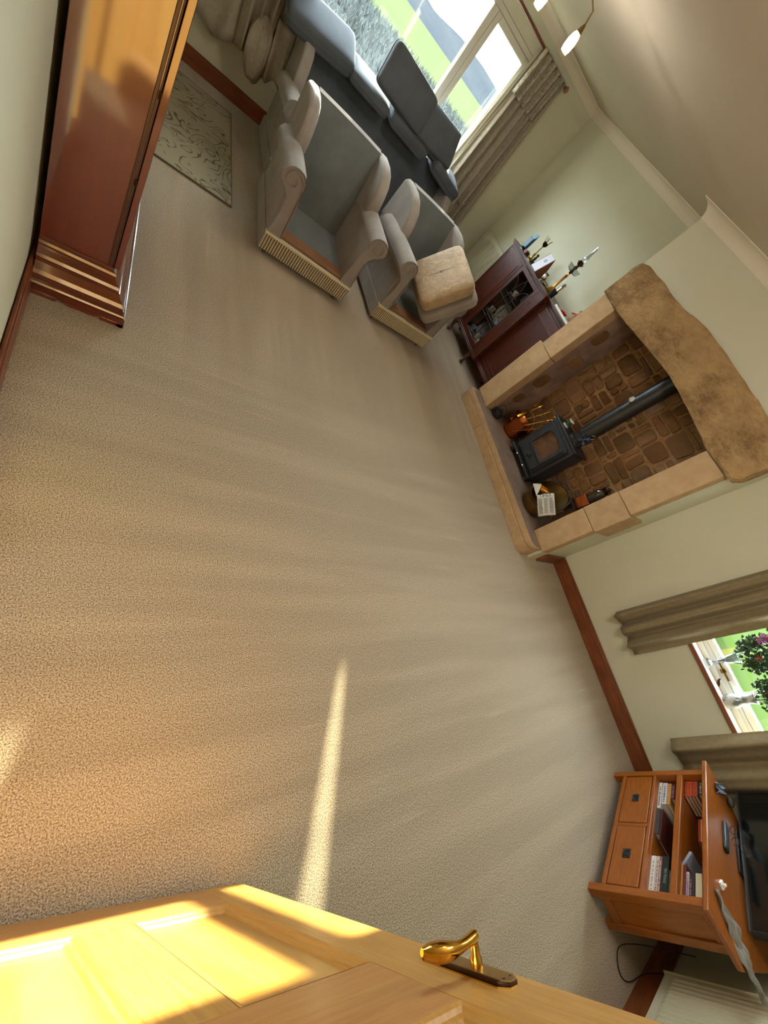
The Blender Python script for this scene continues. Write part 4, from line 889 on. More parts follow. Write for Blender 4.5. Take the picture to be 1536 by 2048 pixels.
def cushion(name, c, sx, sy, sz, M3, label, m, puff=.35, group=None, par=None, pw=3.2, sq=.22):
    """pillow: superellipse outline with rounded edges; M3 = rotation matrix"""
    t = thing(name, (0, 0, 0), label, 'cushion', group=group)
    t.matrix_world = Matrix.Translation(c) @ M3.to_4x4()
    b = MB(); NU, NV = 28, 28
    def sp(a, e): c_ = math.cos(a); return math.copysign(abs(c_)**e, c_)
    def ss(a, e): s_ = math.sin(a); return math.copysign(abs(s_)**e, s_)
    def P(u, v):
        th = 2*PI*u; ph = -PI/2+PI*v; e1, e2 = sq, .38
        r = sp(ph, e2)
        return (sx/2*sp(th, e1)*r, sy/2*ss(th, e1)*r, sz/2*ss(ph, e2)*(1+puff*.0)+0)
    b.grid(P, NU*2, NV); o = b.build('cover', m, t, smooth=True)
    e1 = sq
    MB().tube([(sx/2*1.005*sp(2*PI*k/64, e1), sy/2*1.005*ss(2*PI*k/64, e1), 0) for k in range(64)], .004, 6, closed=True).build('piping', m, t, smooth=True)
    return t
def R3(rx=0, ry=0, rz=0): return Euler((math.radians(rx), math.radians(ry), math.radians(rz))).to_matrix()
# pile along the sofa back / window sill
cushion('sofa_cushion', (1.17, 5.16, .985), .62, .42, .15, R3(18, -6, 0), 'dark seat cushion lying at the curtain end of the sofa back', M_fab_cush)
cushion('sofa_cushion', (1.69, 5.12, .975), .46, .36, .11, R3(10, 1, 0), 'thin dark cushion on the sofa back in front of the tall propped cushion', M_fab_cush)
cushion('sofa_cushion', (2.20, 5.08, .970), .50, .30, .12, R3(10, 2, 0), 'thin dark cushion in the middle of the sofa back below the tilted cushion', M_fab_cush)
cushion('sofa_cushion', (1.985, 5.06, 1.185), .60, .34, .14, R3(68, 6, 0), 'tall dark cushion propped upright against the window', M_fab_cush)
cushion('sofa_cushion', (2.49, 5.14, 1.125), .53, .36, .17, R3(50, 0, 0), 'dark cushion tilted beside the tall propped cushion, lit along its top', M_fab_cush, sq=.13)
cushion('sofa_cushion', (2.80, 5.10, .945), .44, .34, .14, R3(8, 8, 0), 'dark seat cushion at the curtained right end of the sofa back', M_fab_cush)
# cushions propped on the right arm of armchair 2
Mc = Matrix(((.527, -.034, -.849), (-.05, .996, -.071), (.848, .079, .523)))
ctr = Vector((2.409, 3.366, .670)); nrm = Vector((-.849, -.071, .523))
M_brocade = mat('gold_brocade', '#b39873', .7, col2='#9c8564', ns=7, dist=2.5, sheen=.3, bump=.7, bs=14, bd=3, bdist=.012)
pc = cushion('scatter_cushion', ctr-nrm*.055, .50, .54, .15, Mc, 'gold embroidered tufted cushion leaning on the right arm of the armchair', M_brocade)
# stitched scrolls and the centre tuft
b = MB(); 
def scroll(cx, cy, r, turns, d=1): return [(cx+r*(1-.8*k/18)*math.cos(d*turns*2*PI*k/18), cy+r*(1-.8*k/18)*math.sin(d*turns*2*PI*k/18), .074-((cx/.25)**4+(cy/.27)**4)*.018) for k in range(19)]
for (x, y, r, d) in ((.16, .10, .045, 1), (.17, -.05, .05, -1), (.15, -.18, .045, 1), (-.10, .16, .05, 1), (-.14, -.02, .045, -1), (-.12, -.17, .05, 1), (.04, .19, .04, -1), (.02, -.20, .04, 1)): b.tube(scroll(x, y, r, 1.4, d), .0035, 5)
b.build('scroll_embroidery', mat('pale_gold_thread', '#c9b48c', .5, sheen=.4), pc, smooth=True)['kind'] = 'stuff'
b = MB(); b.lathe([(0, .001), (.014, .0), (.010, .008), (0, .010)], (0, 0, .070), 12); b.tube([(-.24, 0, .058), (-.12, .004, .073), (0, 0, .0755), (.12, -.004, .073), (.24, 0, .058)], .003, 5); b.build('tuft_seam', mat('tuft_brown', '#6d5538', .9), pc, smooth=True)
cushion('seat_cushion', ctr-nrm*.185+Vector((.0, 0, -.01)), .54, .58, .12, Mc, 'plain grey-beige seat cushion behind the gold embroidered one', M_fab_out)

# ------------------------------------------------------------------ curtains
def drape(name, path, zt, zb, amp, waves, m, parent, pinch=None, nseg=90, nz=26, phase=0, th=.003, bulge=None):
    """hanging cloth: path = function(u)->(x,y,nx,ny) along the pole, folded by waves"""
    b = MB()
    def P(u, v):
        x, y, nx, ny = path(u, v)
        zz_b = zb(u) if callable(zb) else zb
        z = zt+(zz_b-zt)*v
        a = amp*(.55+.45*v); f = math.sin(2*PI*waves*u+phase+.5*math.sin(2*v))*a + .25*a*math.sin(2*PI*waves*2.3*u+1+2*v)
        return (x+nx*f, y+ny*f, z)
    b.grid(P, nseg, nz); o = b.build(name, m, parent, smooth=True, solid=th); return o
ct = thing('curtain', (3.2, 5.42, 2.2), 'beige lined curtain gathered at the right side of the far window', 'curtain'); TTc = at(ct)
class MBT(MB): pass
def drape_t(T, *a, **k):
    old = MB.__init__
    o = drape(*a, **k); o.data.transform(T); return o
drape_t(TTc, 'cloth', lambda u, v: ((2.985-.06*v*(1-u))+(.43+.10*v)*u+.05*v, 5.395, 0, 1), 2.215, .46, .042, 5, M_curt, ct, nseg=130, nz=20)
drape_t(TTc, 'lining', lambda u, v: (2.975-.06*v+.10*u, 5.43, 0, 1), 2.20, .50, .020, 1.2, mat('curtain_lining', '#cfc8b4', .9), ct, nseg=24)
b = MB(TTc)
b.grid(lambda u, v: (2.982+.425*u, 5.385-.038*math.sin(2*PI*5*u)-.02, 2.240-.40*v+.0), 130, 8); b.build('gathered_heading', mat('brocade_heading', '#aaa08b', .85, col2='#8d826c', ns=40, dist=1, bump=.35, bs=60, range=(.42, .58)), ct, smooth=True, solid=.004)
b = MB(TTc); b.tube([(3.30, 5.36, .86), (3.38, 5.37, .82), (3.45, 5.42, .88), (3.50, 5.49, 1.0)], .008, 8); b.build('tieback', M_curt, ct, smooth=True)
pl = thing('curtain_pole', (2.0, 5.40, 2.225), 'reddish wooden curtain pole with a round end over the far window', 'curtain pole'); TT = at(pl)
MB(TT).tube([(.45, 5.40, 2.222), (3.47, 5.40, 2.222)], .014, 12).build('pole', M_mahog, pl, smooth=True)
MB(TT).ball((3.475, 5.40, 2.222), .030, 14, 10, (.7, 1, 1)).build('finial', mat('finial_wood', '#a0694a', .5), pl, smooth=True)
MB(TT).ball((.44, 5.40, 2.222), .030, 14, 10, (.7, 1, 1)).build('finial', MATS['finial_wood'], pl, smooth=True)
b = MB(TT); [b.tube([(x, 5.40, 2.22), (x, YF, 2.22)], .010, 8) for x in (.7, 3.44)]; b.build('brackets', M_mahog, pl)
# left curtain: lifted off the floor and bunched, in two drapes
cl = thing('curtain', (.7, 5.40, 2.2), 'long beige curtain bunched and looped up left of the far window', 'curtain'); TTl = at(cl)
def hem_back(u): return .46-.14*max(0, 1-abs(u-.55)/.45)
drape_t(TTl, 'rear_fold', lambda u, v: (.16+.62*u, 5.44-.05*math.sin(PI*u)*v, 0, 1), 2.22, hem_back, .030, 2.2, M_curt, cl, nseg=60, phase=.6)
def hem_front(u): return .31+.10*abs(u-.42)*2.2+.05*math.sin(9*u)
drape_t(TTl, 'front_fold', lambda u, v: ((.52+.50*u) if v < .0 else (.50+.52*u)+(.16-.10*u)*v**1.5, 5.34-.05*math.sin(PI*v), 0, 1), 2.22, hem_front, .040, 4.5, M_curt, cl, nseg=120, phase=1.2)
b = MB(TTl)   # the looped-up bottom: soft bag of cloth
def bag(u, v):
    a = 2*PI*u; z = .30+.44*v; r = (.10*math.sin(PI*min(1, v*.97+.015))**.55)*(1+.13*math.sin(5*a+3*v)+.05*math.sin(11*a))
    return (.83+r*1.0*math.cos(a)-.02*v, 5.29+r*.55*math.sin(a), z)
b.grid(bag, 48, 14); b.build('looped_hem', M_curt, cl, smooth=True, solid=.003)
def tail(u, v): return (.93+.15*u-.05*(1-v), 5.27-.018*math.sin(2*PI*1.4*u+1)-.02*u, .80-(.42-.05*u+.02*math.sin(8*u))*v)
b = MB(TTl); b.grid(tail, 30, 10); b.build('hanging_corner', M_curt, cl, smooth=True, solid=.003)

def side_curtain(loc, label, y0, y1, zb, wv, ph, spread=0):
    t = thing('curtain', loc, label, 'curtain'); T_ = at(t)
    drape_t(T_, 'cloth', lambda u, v: (XW-.085, y0+(y1-y0)*u-spread*v*(u-.5), 1, 0), 2.12, zb, .046, wv, M_curt_r, t, nseg=110, nz=24, phase=ph)
    return t
side_curtain((XW-.08, .16, 2.1), 'beige curtain on the fireplace side of the small window', -.03, .335, .378, 3, .3)
side_curtain((XW-.08, -.80, 2.1), 'beige curtain behind the television, television side of the small window', -1.20, -.655, .372, 2.6, 2.6)
p2 = thing('curtain_pole', (XW-.085, -.4, 2.14), 'wooden pole over the small window', 'curtain pole'); MB(at(p2)).tube([(XW-.085, -1.3, 2.14), (XW-.085, .42, 2.14)], .013, 10).build('pole', M_mahog, p2, smooth=True)
b = MB(at(p2)); [b.tube([(XW-.085, y, 2.14), (XW, y, 2.14)], .010, 8) for y in (-1.25, .38)]; b.build('brackets', M_mahog, p2)

# ------------------------------------------------------------------ rug
t = thing('rug', (.30, 4.38, 0), 'flat pale rug with dark scrolling flower outlines behind the mahogany case', 'rug', math.radians(-1.2))
MB().box((-.75, -.80, .002), (.475, .80, .012)).build('weave', M_rug, t, bevel=.003)
b = MB(); b.box((-.75, -.803, .001), (.478, -.797, .014)); b.box((-.75, .797, .001), (.478, .803, .014)); b.box((.472, -.80, .001), (.478, .80, .014)); b.build('bound_edge', mat('rug_binding', '#5f563f', .9), t)

# ------------------------------------------------------------------ radiators
def radiator(name, x0, x1, z0, z1, th_, T3, label):
    t = thing(name, (0, 0, 0), label, 'radiator', T=T3)
    b = MB(); n = max(8, int((x1-x0)/.033)); b.box((x0, .010, z0+.01), (x1, th_-.010, z1-.012))
    for i in range(n):
        a = x0+.03+(x1-x0-.06)*i/n; w = (x1-x0-.06)/n
        b.add([(a, .010, z0+.05), (a+w*.2, .0, z0+.07), (a+w*.62, .0, z0+.07), (a+w*.82, .010, z0+.05), (a, .010, z1-.05), (a+w*.2, .0, z1-.07), (a+w*.62, .0, z1-.07), (a+w*.82, .010, z1-.05)], [(0, 1, 5, 4), (1, 2, 6, 5), (2, 3, 7, 6), (0, 3, 2, 1), (4, 5, 6, 7)])
    b.build('panel', M_rad, t)
    [MB().box((x-.004, .002, z0), (x+.004, th_, z1)).build('end_cap', M_rad, t, bevel=.002) for x in (x0, x1)]
    b = MB(); b.box((x0, .004, z1-.012), (x1, .016, z1)); b.box((x0, th_-.014, z1-.012), (x1, th_, z1))
    for i in range(int((x1-x0)/.02)): b.box((x0+.01+.02*i, .014, z1-.010), (x0+.016+.02*i, th_-.012, z1-.002))
    b.build('top_grille', M_rad, t)
    MB().lathe([(.010, 0), (.010, z0+.06)], (x1+.02, th_/2, 0), 10).lathe([(.016, z0+.02), (.018, z0+.05), (.014, z0+.09)], (x1+.02, th_/2, 0), 12).box((x1, th_/2-.008, z0+.03), (x1+.02, th_/2+.008, z0+.046)).build('valve', M_white, t, smooth=True)
    b = MB(); b.box((x0+.1, th_, z0+.1), (x0+.14, th_+.03, z1-.1)); b.box((x1-.14, th_, z0+.1), (x1-.10, th_+.03, z1-.1)); b.build('wall_bracket', M_rad, t)
    return t
# near wall: front faces +Y
T3 = Matrix.Translation((2.985, YN+.085, 0)) @ Euler((0, 0, PI)).to_matrix().to_4x4()
radiator('radiator', 0, 1.15, .152, .70, .055, T3, 'white ribbed radiator on the near wall beside the oak television unit')
T3 = Matrix.Translation((XW-.085, 5.36, 0)) @ Euler((0, 0, -PI/2)).to_matrix().to_4x4()
radiator('radiator', 0, .90, .30, .905, .055, T3, 'cream radiator in the alcove between the far curtain and the display cabinet')

# ------------------------------------------------------------------ ceiling light
M_shade = mat('lit_glass_shade', '#fff3dc', .4, emit=(1, .78, .50, 1), es=1.2)
M_bulb = mat('lamp_bulb', '#ffffff', .4, emit=(1, .93, .80, 1), es=12.0)
def chandelier(CX, CY, label, lamps, pw):
    t = thing('chandelier', (CX, CY, HC), label, 'ceiling light'); TT = at(t)
    MB(TT).lathe([(.055, HC), (.055, HC-.012), (.030, HC-.03), (.010, HC-.035), (.010, HC-.17), (.022, HC-.18), (.026, HC-.20), (.016, HC-.225), (0, HC-.235)], (CX, CY, 0), 20).build('stem', M_brass, t, smooth=True)
    for k, (bx, by, bz) in enumerate(lamps):
        d = Vector((bx-CX, by-CY, 0)); e = Vector((0, 0, 1))
        MB(TT).tube([Vector((CX, CY, HC-.19)), Vector((CX, CY, HC-.15))+d*.35, Vector((CX, CY, HC-.12))+d*.72, Vector((CX, CY, HC-.16))+d*.96, Vector((bx, by, bz+.10))], .0045, 8).build('arm', M_brassd, t, smooth=True)
        MB(TT).lathe([(.004, bz+.105), (.008, bz+.098), (.017, bz+.065), (.018, bz+.060)], (bx, by, 0), 14).build('lamp_cup', M_brassd, t, smooth=True)
        MB(TT).lathe([(.016, bz+.062), (.024, bz+.045), (.029, bz+.015), (.027, bz-.015), (.021, bz-.035)], (bx, by, 0), 18, cap=False).build('shade', M_shade, t, smooth=True)
        MB(TT).ball((bx, by, bz-.018), .014, 10, 8).build('bulb', M_bulb, t, smooth=True)
        pd = bpy.data.lights.new('bulb_light', 'POINT'); po = bpy.data.objects.new('bulb_light', pd); C.objects.link(po); po.parent = t; po.location = (bx-CX, by-CY, bz-.055-HC); pd.energy = pw; pd.color = (1, .96, .90); pd.shadow_soft_size = .03
chandelier(1.66, 3.46, 'brass ceiling light with lit tulip-shaped glass shades before the far window', ((1.905, 3.24, 2.085), (1.655, 3.33, 2.075), (1.58, 3.72, 2.10)), 4)
chandelier(2.0, .25, 'added brass ceiling light, out of view, brightening the near half of the room', ((2.27, .15, 2.085), (1.84, .02, 2.10), (1.92, .52, 2.10)), 5.5)  # second chandelier, added out of view to brighten the near half
# ------------------------------------------------------------------ oak television unit across the corner
P0 = Vector((2.735, -1.165, 0)); uu = Vector((.924, .382, 0)); nn = Vector((.382, -.924, 0))
TV = Matrix.Identity(4)
for i in range(3): TV[i][0] = uu[i]; TV[i][1] = nn[i]; TV[i][2] = (0, 0, 1)[i]; TV[i][3] = P0[i]
from mathutils import geometry
def smooth_path(P, n=8):
    P = [Vector(p) for p in P]; out = []
    for i in range(len(P)-1):
        p0, p1, p2, p3 = P[max(i-1, 0)], P[i], P[i+1], P[min(i+2, len(P)-1)]
        for k in range(n):
            t = k/n; out.append(.5*((2*p1)+(p2-p0)*t+(2*p0-5*p1+4*p2-p3)*t*t+(3*p1-p0-3*p2+p3)*t**3))
    return out+[P[-1]]
tv = thing('television_unit', (0, 0, 0), 'golden oak television unit with two drawers and open book shelves', 'cabinet', T=TV)
UW, UD = .972, .235
def tp(name, a, c, m=M_oak2, bev=.003, par=None): return MB().box(a, c).build(name, m, par or tv, bevel=bev)
for x in (0, UW-.045):
    tp('leg', (x, 0, 0), (x+.045, .05, .598), M_oak2v); tp('leg', (x, UD-.045, 0), (x+.045, UD, .598), M_oak2v)
tp('side_panel', (.012, .05, .055), (.028, UD-.045, .598), M_oak2v); tp('side_panel', (UW-.028, .05, .055), (UW-.012, UD-.045, .598), M_oak2v)
tp('side_rail', (.004, .05, .05), (.04, UD-.045, .10)); tp('side_rail', (.004, .05, .555), (.04, UD-.045, .598))
for z0, z1 in ((.070, .098), (.280, .300), (.432, .466), (.582, .598)): tp('rail', (.045, .002, z0), (UW-.045, .03, z1))
tp('muntin', (.470, .002, .098), (.494, .03, .280), M_oak2v)
for z in (.076, .284, .440): MB().prism([(.028, .03), (UW-.028, .03), (UW-.028, UD), (UW-.21, .42), (.21, .42), (.028, UD)], z, z+.018, 'z').build('shelf', M_oak2, tv, bevel=.002)
BD = .42
MB().box((.21, BD, .07), (UW-.21, BD+.012, .598)).build('back_board', M_oak2v, tv)
for s_ in (0, 1):
    q = [(.014, UD-.01), (.026, UD-.018), (.215, BD), (.205, BD+.012)]
    MB().prism([((UW-x) if s_ else x, y) for x, y in q], .07, .598, 'z').build('rear_side', M_oak2v, tv)
# top: front edge straight, sides short, back tapering to the corner
poly = [(-.045, -.03), (UW+.045, -.03), (UW+.045, UD), (UW-.20, .62), (.30, .62), (-.045, UD+.02)]
MB().prism(poly, .598, .625, 'z').build('top', M_oak2, tv, bevel=.006)
for x0 in (.050, .499):
    d = tp('drawer', (x0, .000, .103), (x0+.415, .018, .275), M_oak2); cx = x0+.2075
    MB().box((cx-.032, -.003, .165), (cx+.032, .0, .210)).build('handle_plate', M_iron, d, bevel=.001)
    MB().tube([(cx+.020*math.cos(a), -.006-.004*math.sin(a), .197+.022*math.sin(a)*-1) for a in [PI*k/10 for k in range(11)]], .0028, 6).lathe([(.004, 0), (.004, -.007)], (cx-.020, -.003, .197), 8, 'y').lathe([(.004, 0), (.004, -.007)], (cx+.020, -.003, .197), 8, 'y').build('drop_handle', M_iron, d, smooth=True)

def tvthing(name, lx, ly, lz, label, cat, rz=0, group=None):
    t = thing(name, (0, 0, 0), label, cat, group=group, T=TV @ Matrix.Translation((lx, ly, lz)) @ Euler((0, 0, rz)).to_matrix().to_4x4()); return t
PAGE = mat('book_pages', '#d8cdb4', .9)
def book(lx, lz, w, h, d, col, label, flat=True, dy=0.0, tilt=0, ink=None, stripes=0, text=None, group='books and magazines in the television unit', rz=0, tsize=.014):
    """flat: lying, spine to the front (w = spine length along x, h = thickness); else standing (w = thickness, h = height)"""
    t = tvthing('book', lx, .045+dy, lz, label, 'book', rz, group)
    if tilt: t.matrix_world = t.matrix_world @ Euler((0, math.radians(tilt), 0)).to_matrix().to_4x4()
    cm = mat('cover_'+col.strip('#'), col, .45)
    c = .0022
    if flat:
        MB().box((0, 0, 0), (w, .004, h)).box((0, .004, 0), (w, d, c)).box((0, .004, h-c), (w, d, h)).build('cover', cm, t, bevel=.0008)
        MB().box((.003, .004, c), (w-.003, d-.004, h-c)).build('pages', PAGE, t)
    else:
        MB().box((0, 0, 0), (w, .004, h)).box((0, .004, 0), (c, d, h)).box((w-c, .004, 0), (w, d, h)).build('cover', cm, t, bevel=.0008)
        MB().box((c, .004, .003), (w-c, d-.004, h-.003)).build('pages', PAGE, t)
    if ink:
        im = mat('ink_'+ink.strip('#'), ink, .5)
        if text:
            Tt = Matrix.Translation((w*.5, -.0006, h*.5)) @ Matrix.Diagonal((-1, 1, 1, 1)) @ Euler((PI/2, 0, 0)).to_matrix().to_4x4()
            add_text('spine_title', text, tsize, im, Tt, t)
        else:
            b = MB(); rr = random.Random(int(lx*1000)+int(lz*997)); x = w*.08 if flat else h*.1; L = w if flat else h
            while x < L*.86:
                l_ = rr.uniform(.005, .011)
                if flat: b.box((x, -.0006, h*.32), (x+l_, .0005, h*.68))
                else: b.box((w*.3, -.0006, x), (w*.7, .0005, x+l_))
                x += l_+rr.choice([.003, .003, .010])
            b.build('spine_print', im, t)
    return t
# local x: 0 = right end (nearest the door) ... UW = window end; the photograph shows the right end at the bottom
z1, z2 = .302, .458
# lower shelf, window end: lying stack
book(.680, z1, .235, .020, .19, '#d9d6d0', 'long white magazine at the bottom of the lower shelf, window end', ink='#3b3b3f')
book(.715, z1+.024, .195, .028, .17, '#cfd2d8', 'white and blue book with purple lettering, second in the window-end stack', ink='#5b3370')
book(.712, z1+.024+.030, .19, .024, .15, '#b98a4a', 'tan-edged book below the purple one in the window-end stack')
book(.760, z1+.080, .135, .022, .14, '#5f2a4e', 'purple book on top of the window-end stack, lower shelf', ink='#b98a3f')
# lower shelf, middle: standing thin
book(.470, z1, .20, .024, .19, '#3a3d3c', 'dark grey case lying in the middle of the lower shelf')
book(.420, z1+.028, .25, .010, .12, '#4f211d', 'thin dark red booklet on the dark grey case')
# lower shelf, right end stack
book(.075, z1, .235, .026, .19, '#dddad2', 'thick white book at the bottom of the right-end stack', ink='#a7a29a')
book(.075, z1+.028, .235, .016, .18, '#c9bfae', 'cream magazine, second in the right-end stack', ink='#7d6d5c')
book(.070, z1+.045, .240, .013, .18, '#8e5a55', 'dusty red magazine, third in the right-end stack', ink='#d8c9c0')
book(.060, z1+.060, .255, .036, .17, '#1c1f20', 'black book with a pale printed name on its spine', ink='#8fa6a8', text='TIM PEAKE', tsize=.020)
book(.065, z1+.098, .16, .016, .15, '#34302c', 'dark brown book on top of the black one', ink='#6d675d')
# upper shelf, window end
for k in range(4): book(.785, z2+.004+k*.019, .135, .018, .14, ['#b3471f', '#bd4f24', '#a83f1b', '#b44a2b'][k], ['lowest', 'second lowest', 'second highest', 'highest'][k]+' of the four orange books at the window end of the upper shelf', ink='#8c3414')
book(.800, z2+.082, .125, .030, .14, '#20261f', 'dark green book on the orange stack', ink='#9aa79a')
# upper shelf, middle: leaning red and cream
book(.500, z2+.055, .17, .008, .15, '#b0331f', 'thin red booklet in the middle of the upper shelf', dy=.06)
book(.500, z2+.066, .17, .012, .15, '#d3825a', 'orange-pink booklet with a pale edge in the middle of the upper shelf', dy=.06)
# upper shelf, right end
book(.270, z2, .10, .016, .17, '#8f93a3', 'grey-blue folder sticking up in the upper shelf', tilt=-24)
book(.062, z2, .225, .010, .17, '#c08a3c', 'thin ochre magazine at the bottom of the right end, upper shelf')
book(.062, z2+.012, .215, .014, .17, '#6e2f2a', 'maroon book on the ochre magazine')
book(.062, z2+.028, .165, .014, .17, '#b9a7b0', 'pale mauve magazine, right end of the upper shelf', ink='#7a5f70')
book(.062, z2+.044, .15, .012, .17, '#4a2c33', 'dark plum booklet, right end of the upper shelf', ink='#a89a90')
book(.062, z2+.058, .15, .010, .17, '#3b3532', 'charcoal booklet, right end of the upper shelf')
book(.060, z2+.072, .165, .030, .17, '#d6c7a4', 'thick cream book at the top of the right-end pile')
book(.060, z2+.104, .165, .012, .17, '#7d2c26', 'dark red book above the cream one')
# on the unit
tz = .6255
t = tvthing('television', .195, .310, tz, 'flat black television on the golden oak unit', 'television')
MB().box((0, -.012, .020), (.965, .030, .600)).build('casing', M_black, t, bevel=.004)
MB().box((.012, -.0135, .034), (.953, -.0115, .588)).build('screen', M_screen, t)
MB().box((0, -.014, .018), (.965, -.008, .024)).build('chrome_lip', mat('grey_lip', (.15, .15, .15, 1), .3, .8), t)
MB().box((.32, -.03, 0), (.65, .10, .010)).box((.44, .0, .010), (.53, .02, .05)).build('stand_foot', M_black, t, bevel=.003)
t = tvthing('remote_control', .600, .150, tz, 'long black remote control on the television unit', 'remote control', math.radians(4))
MB().prism([(-.105, -.020), (.105, -.024), (.108, .0), (.105, .024), (-.105, .020), (-.108, 0)], 0, .018, 'z').build('casing', M_black, t, bevel=.006)
b = MB()
for i in range(9):
    for j in (-.010, 0, .010): b.box((-.080+i*.018, j-.003, .0178), (-.072+i*.018, j+.003, .0195))
b.build('buttons', mat('grey_rubber', (.06, .06, .065, 1), .7), t)
t = tvthing('spectacles', .70, .225, tz, 'thin dark reading glasses in front of the television', 'spectacles', math.radians(-10))
b = MB()
for cx in (-.035, .035): b.tube([(cx+.026*math.cos(a), 0, .020+.018*math.sin(a)) for a in [2*PI*k/16 for k in range(16)]], .0018, 6, closed=True)
b.tube([(-.009, 0, .022), (0, -.002, .027), (.009, 0, .022)], .0016, 6); b.build('rims', M_black, t, smooth=True)
MB().tube([(-.061, 0, .026), (-.058, .06, .026), (-.03, .11, .012)], .0016, 6).build('temple_arm', M_black, t); MB().tube([(.061, 0, .026), (.058, .06, .026), (.085, .11, .012)], .0016, 6).build('temple_arm', M_black, t)
t = tvthing('plug_adapter', .215, .085, tz, 'small white plug adapter near the right end of the television unit', 'plug', math.radians(25))
MB().box((-.020, -.016, 0), (.020, .016, .012)).box((-.028, -.010, .004), (-.020, -.006, .009)).box((-.028, .006, .004), (-.020, .010, .009)).lathe([(.007, .012), (.007, .026)], (.0, 0, 0), 10).build('plug', mat('plug_white', '#e8e6e0', .4), t, bevel=.003)
t = tvthing('foil_packet', .930, .10, tz, 'crumpled silver-blue packet at the window end of the television unit', 'packet', math.radians(40))
b = MB(); b.grid(lambda u, v: (-.07+.14*u, -.03+.06*v, .012+.010*math.sin(7*u+3*v)+.008*math.sin(11*v-4*u)), 12, 6); b.build('foil', mat('foil_blue', '#8a98ad', .3, .6), t, solid=.004)
t = tvthing('dark_pouch', .960, .215, tz, 'small dark pouch against the television at the window end', 'pouch')
MB().ball((0, 0, .02), .03, 12, 8, (1.5, .8, .65)).build('pouch', mat('dark_leather', '#2f2a25', .6), t, smooth=True)
# cloth hanging over the right end
t = tvthing('duster', .02, .12, tz, 'crumpled grey cloth strip hanging over the right end of the television unit', 'cloth')
def cl_(u, v):
    w = .014+.085*math.sin(PI*min(1, u*1.02))**.8
    x = .10-.17*u+.03*u*u; y = -.10+.40*u + (v-.5)*w*.6
    z = .006+.006*math.sin(9*u+5*v)+.05*max(0, u-.35)*0
    if x < -.068: z -= 0
    return (x+(v-.5)*w, y, z+.004*math.sin(23*u)+.006*math.sin(17*v+9*u)+.004*math.sin(31*u-11*v))
b = MB(); b.grid(cl_, 60, 12); b.build('cloth', mat('grey_cloth', '#8f8c86', .5, sheen=.3, metal=.2), t, smooth=True, solid=.0012)
# cables behind the unit
t = thing('cable', (2.83, -1.45, 0), 'thin black cable trailing on the carpet behind the television unit', 'cable'); TT = at(t)
MB(TT).tube(smooth_path([(2.99, -1.50, .35), (2.93, -1.47, .12), (2.86, -1.46, .02), (2.80, -1.50, .006), (2.79, -1.56, .006), (2.86, -1.61, .008), (2.99, -1.625, .05), (3.06, -1.63, .20)]), .003, 6).build('cable', M_black, t, smooth=True)

# ------------------------------------------------------------------ window sill flowers
SZ = VZ0+.003
M_leaf = mat('leaf_green', '#2f4a26', .6, col2='#496a35', ns=12, objvar=.2)
def bouquet(t, base, top, spread, n_leaf, blooms, seed):
    rr = random.Random(seed); b = MB(); base = Vector(base); top = Vector(top)
    ends = []
    for k in range(16):
        e = top+Vector((rr.uniform(-1, .2)*spread*.5, rr.uniform(-1, 1)*spread, rr.uniform(-.6, 1)*spread)); ends.append(e)
        b.tube([base, base.lerp(e, .5)+Vector((0, 0, .02)), e], .0016, 5)
    b.build('stems', mat('stem_green', '#4d6534', .7), t)
    b = MB()
    for k in range(n_leaf):
        c = rr.choice(ends).lerp(base, rr.uniform(0, .45))+Vector([rr.uniform(-.03, .03) for _ in range(3)])
        R_ = Euler([rr.uniform(0, 6.3) for _ in range(3)]).to_matrix(); L = rr.uniform(.02, .045); w = L*rr.uniform(.3, .5)
        q = [Vector((0, 0, 0)), Vector((w, L*.45, .004)), Vector((0, L, 0)), Vector((-w, L*.45, .004)), Vector((0, L*.45, -.004))]
        b.add([tuple(c+R_@p) for p in q], [(0, 1, 4), (1, 2, 4), (2, 3, 4), (3, 0, 4)])
    b.build('leaves', M_leaf, t)['kind'] = 'stuff'
    for (off, r, m) in blooms:
        c = top+Vector(off); b = MB()
        for k in range(70):
            d = Vector([rr.gauss(0, 1) for _ in range(3)]).normalized(); R_ = d.to_track_quat('Y', 'Z').to_matrix(); L = r*rr.uniform(.75, 1); w = r*.22
            q = [Vector((0, L*.2, 0)), Vector((w, L*.7, 0)), Vector((0, L, r*.1)), Vector((-w, L*.7, 0))]
            b.add([tuple(c+R_@p) for p in q], [(0, 1, 2, 3)])
        b.build('bloom', m, t)
M_pink = mat('pink_petals', '#b0608f', .7, col2='#c98ab0', ns=20); M_red = mat('red_petals', '#8e2a20', .7, col2='#b54a30', ns=20)
def tv_(mb, pts): return mb
v1 = thing('crystal_vase', (4.10, -.19, SZ), 'waisted cut crystal vase holding pink flowers on the window sill', 'vase'); TT = at(v1)
MB(TT).lathe([(.036, 0), (.038, .02), (.030, .035), (.012, .045), (.014, .06), (.022, .12), (.038, .20), (.042, .22), (.038, .22), (.018, .12), (.0, .07)], (4.10, -.19, SZ), 14).build('glass', M_crystal, v1, smooth=False)
f1 = thing('flower_bunch', (4.10, -.19, SZ+.08), 'bunch of pink and red flowers with dark leaves in the waisted crystal vase', 'flowers'); TT = at(f1)
bouquet(f1, (0, 0, .02), (-.005, .0, .32), .13, 620, [((-.075, .09, .015), .055, M_pink), ((-.08, .03, .08), .05, M_pink), ((-.07, -.05, .03), .04, M_red), ((-.05, .10, .12), .05, M_pink), ((-.09, -.02, -.06), .025, M_red)], 5)
v2 = thing('glass_vase', (4.10, -.47, SZ), 'rounded clear glass vase with grey pattern holding dark red flowers', 'vase'); TT = at(v2)
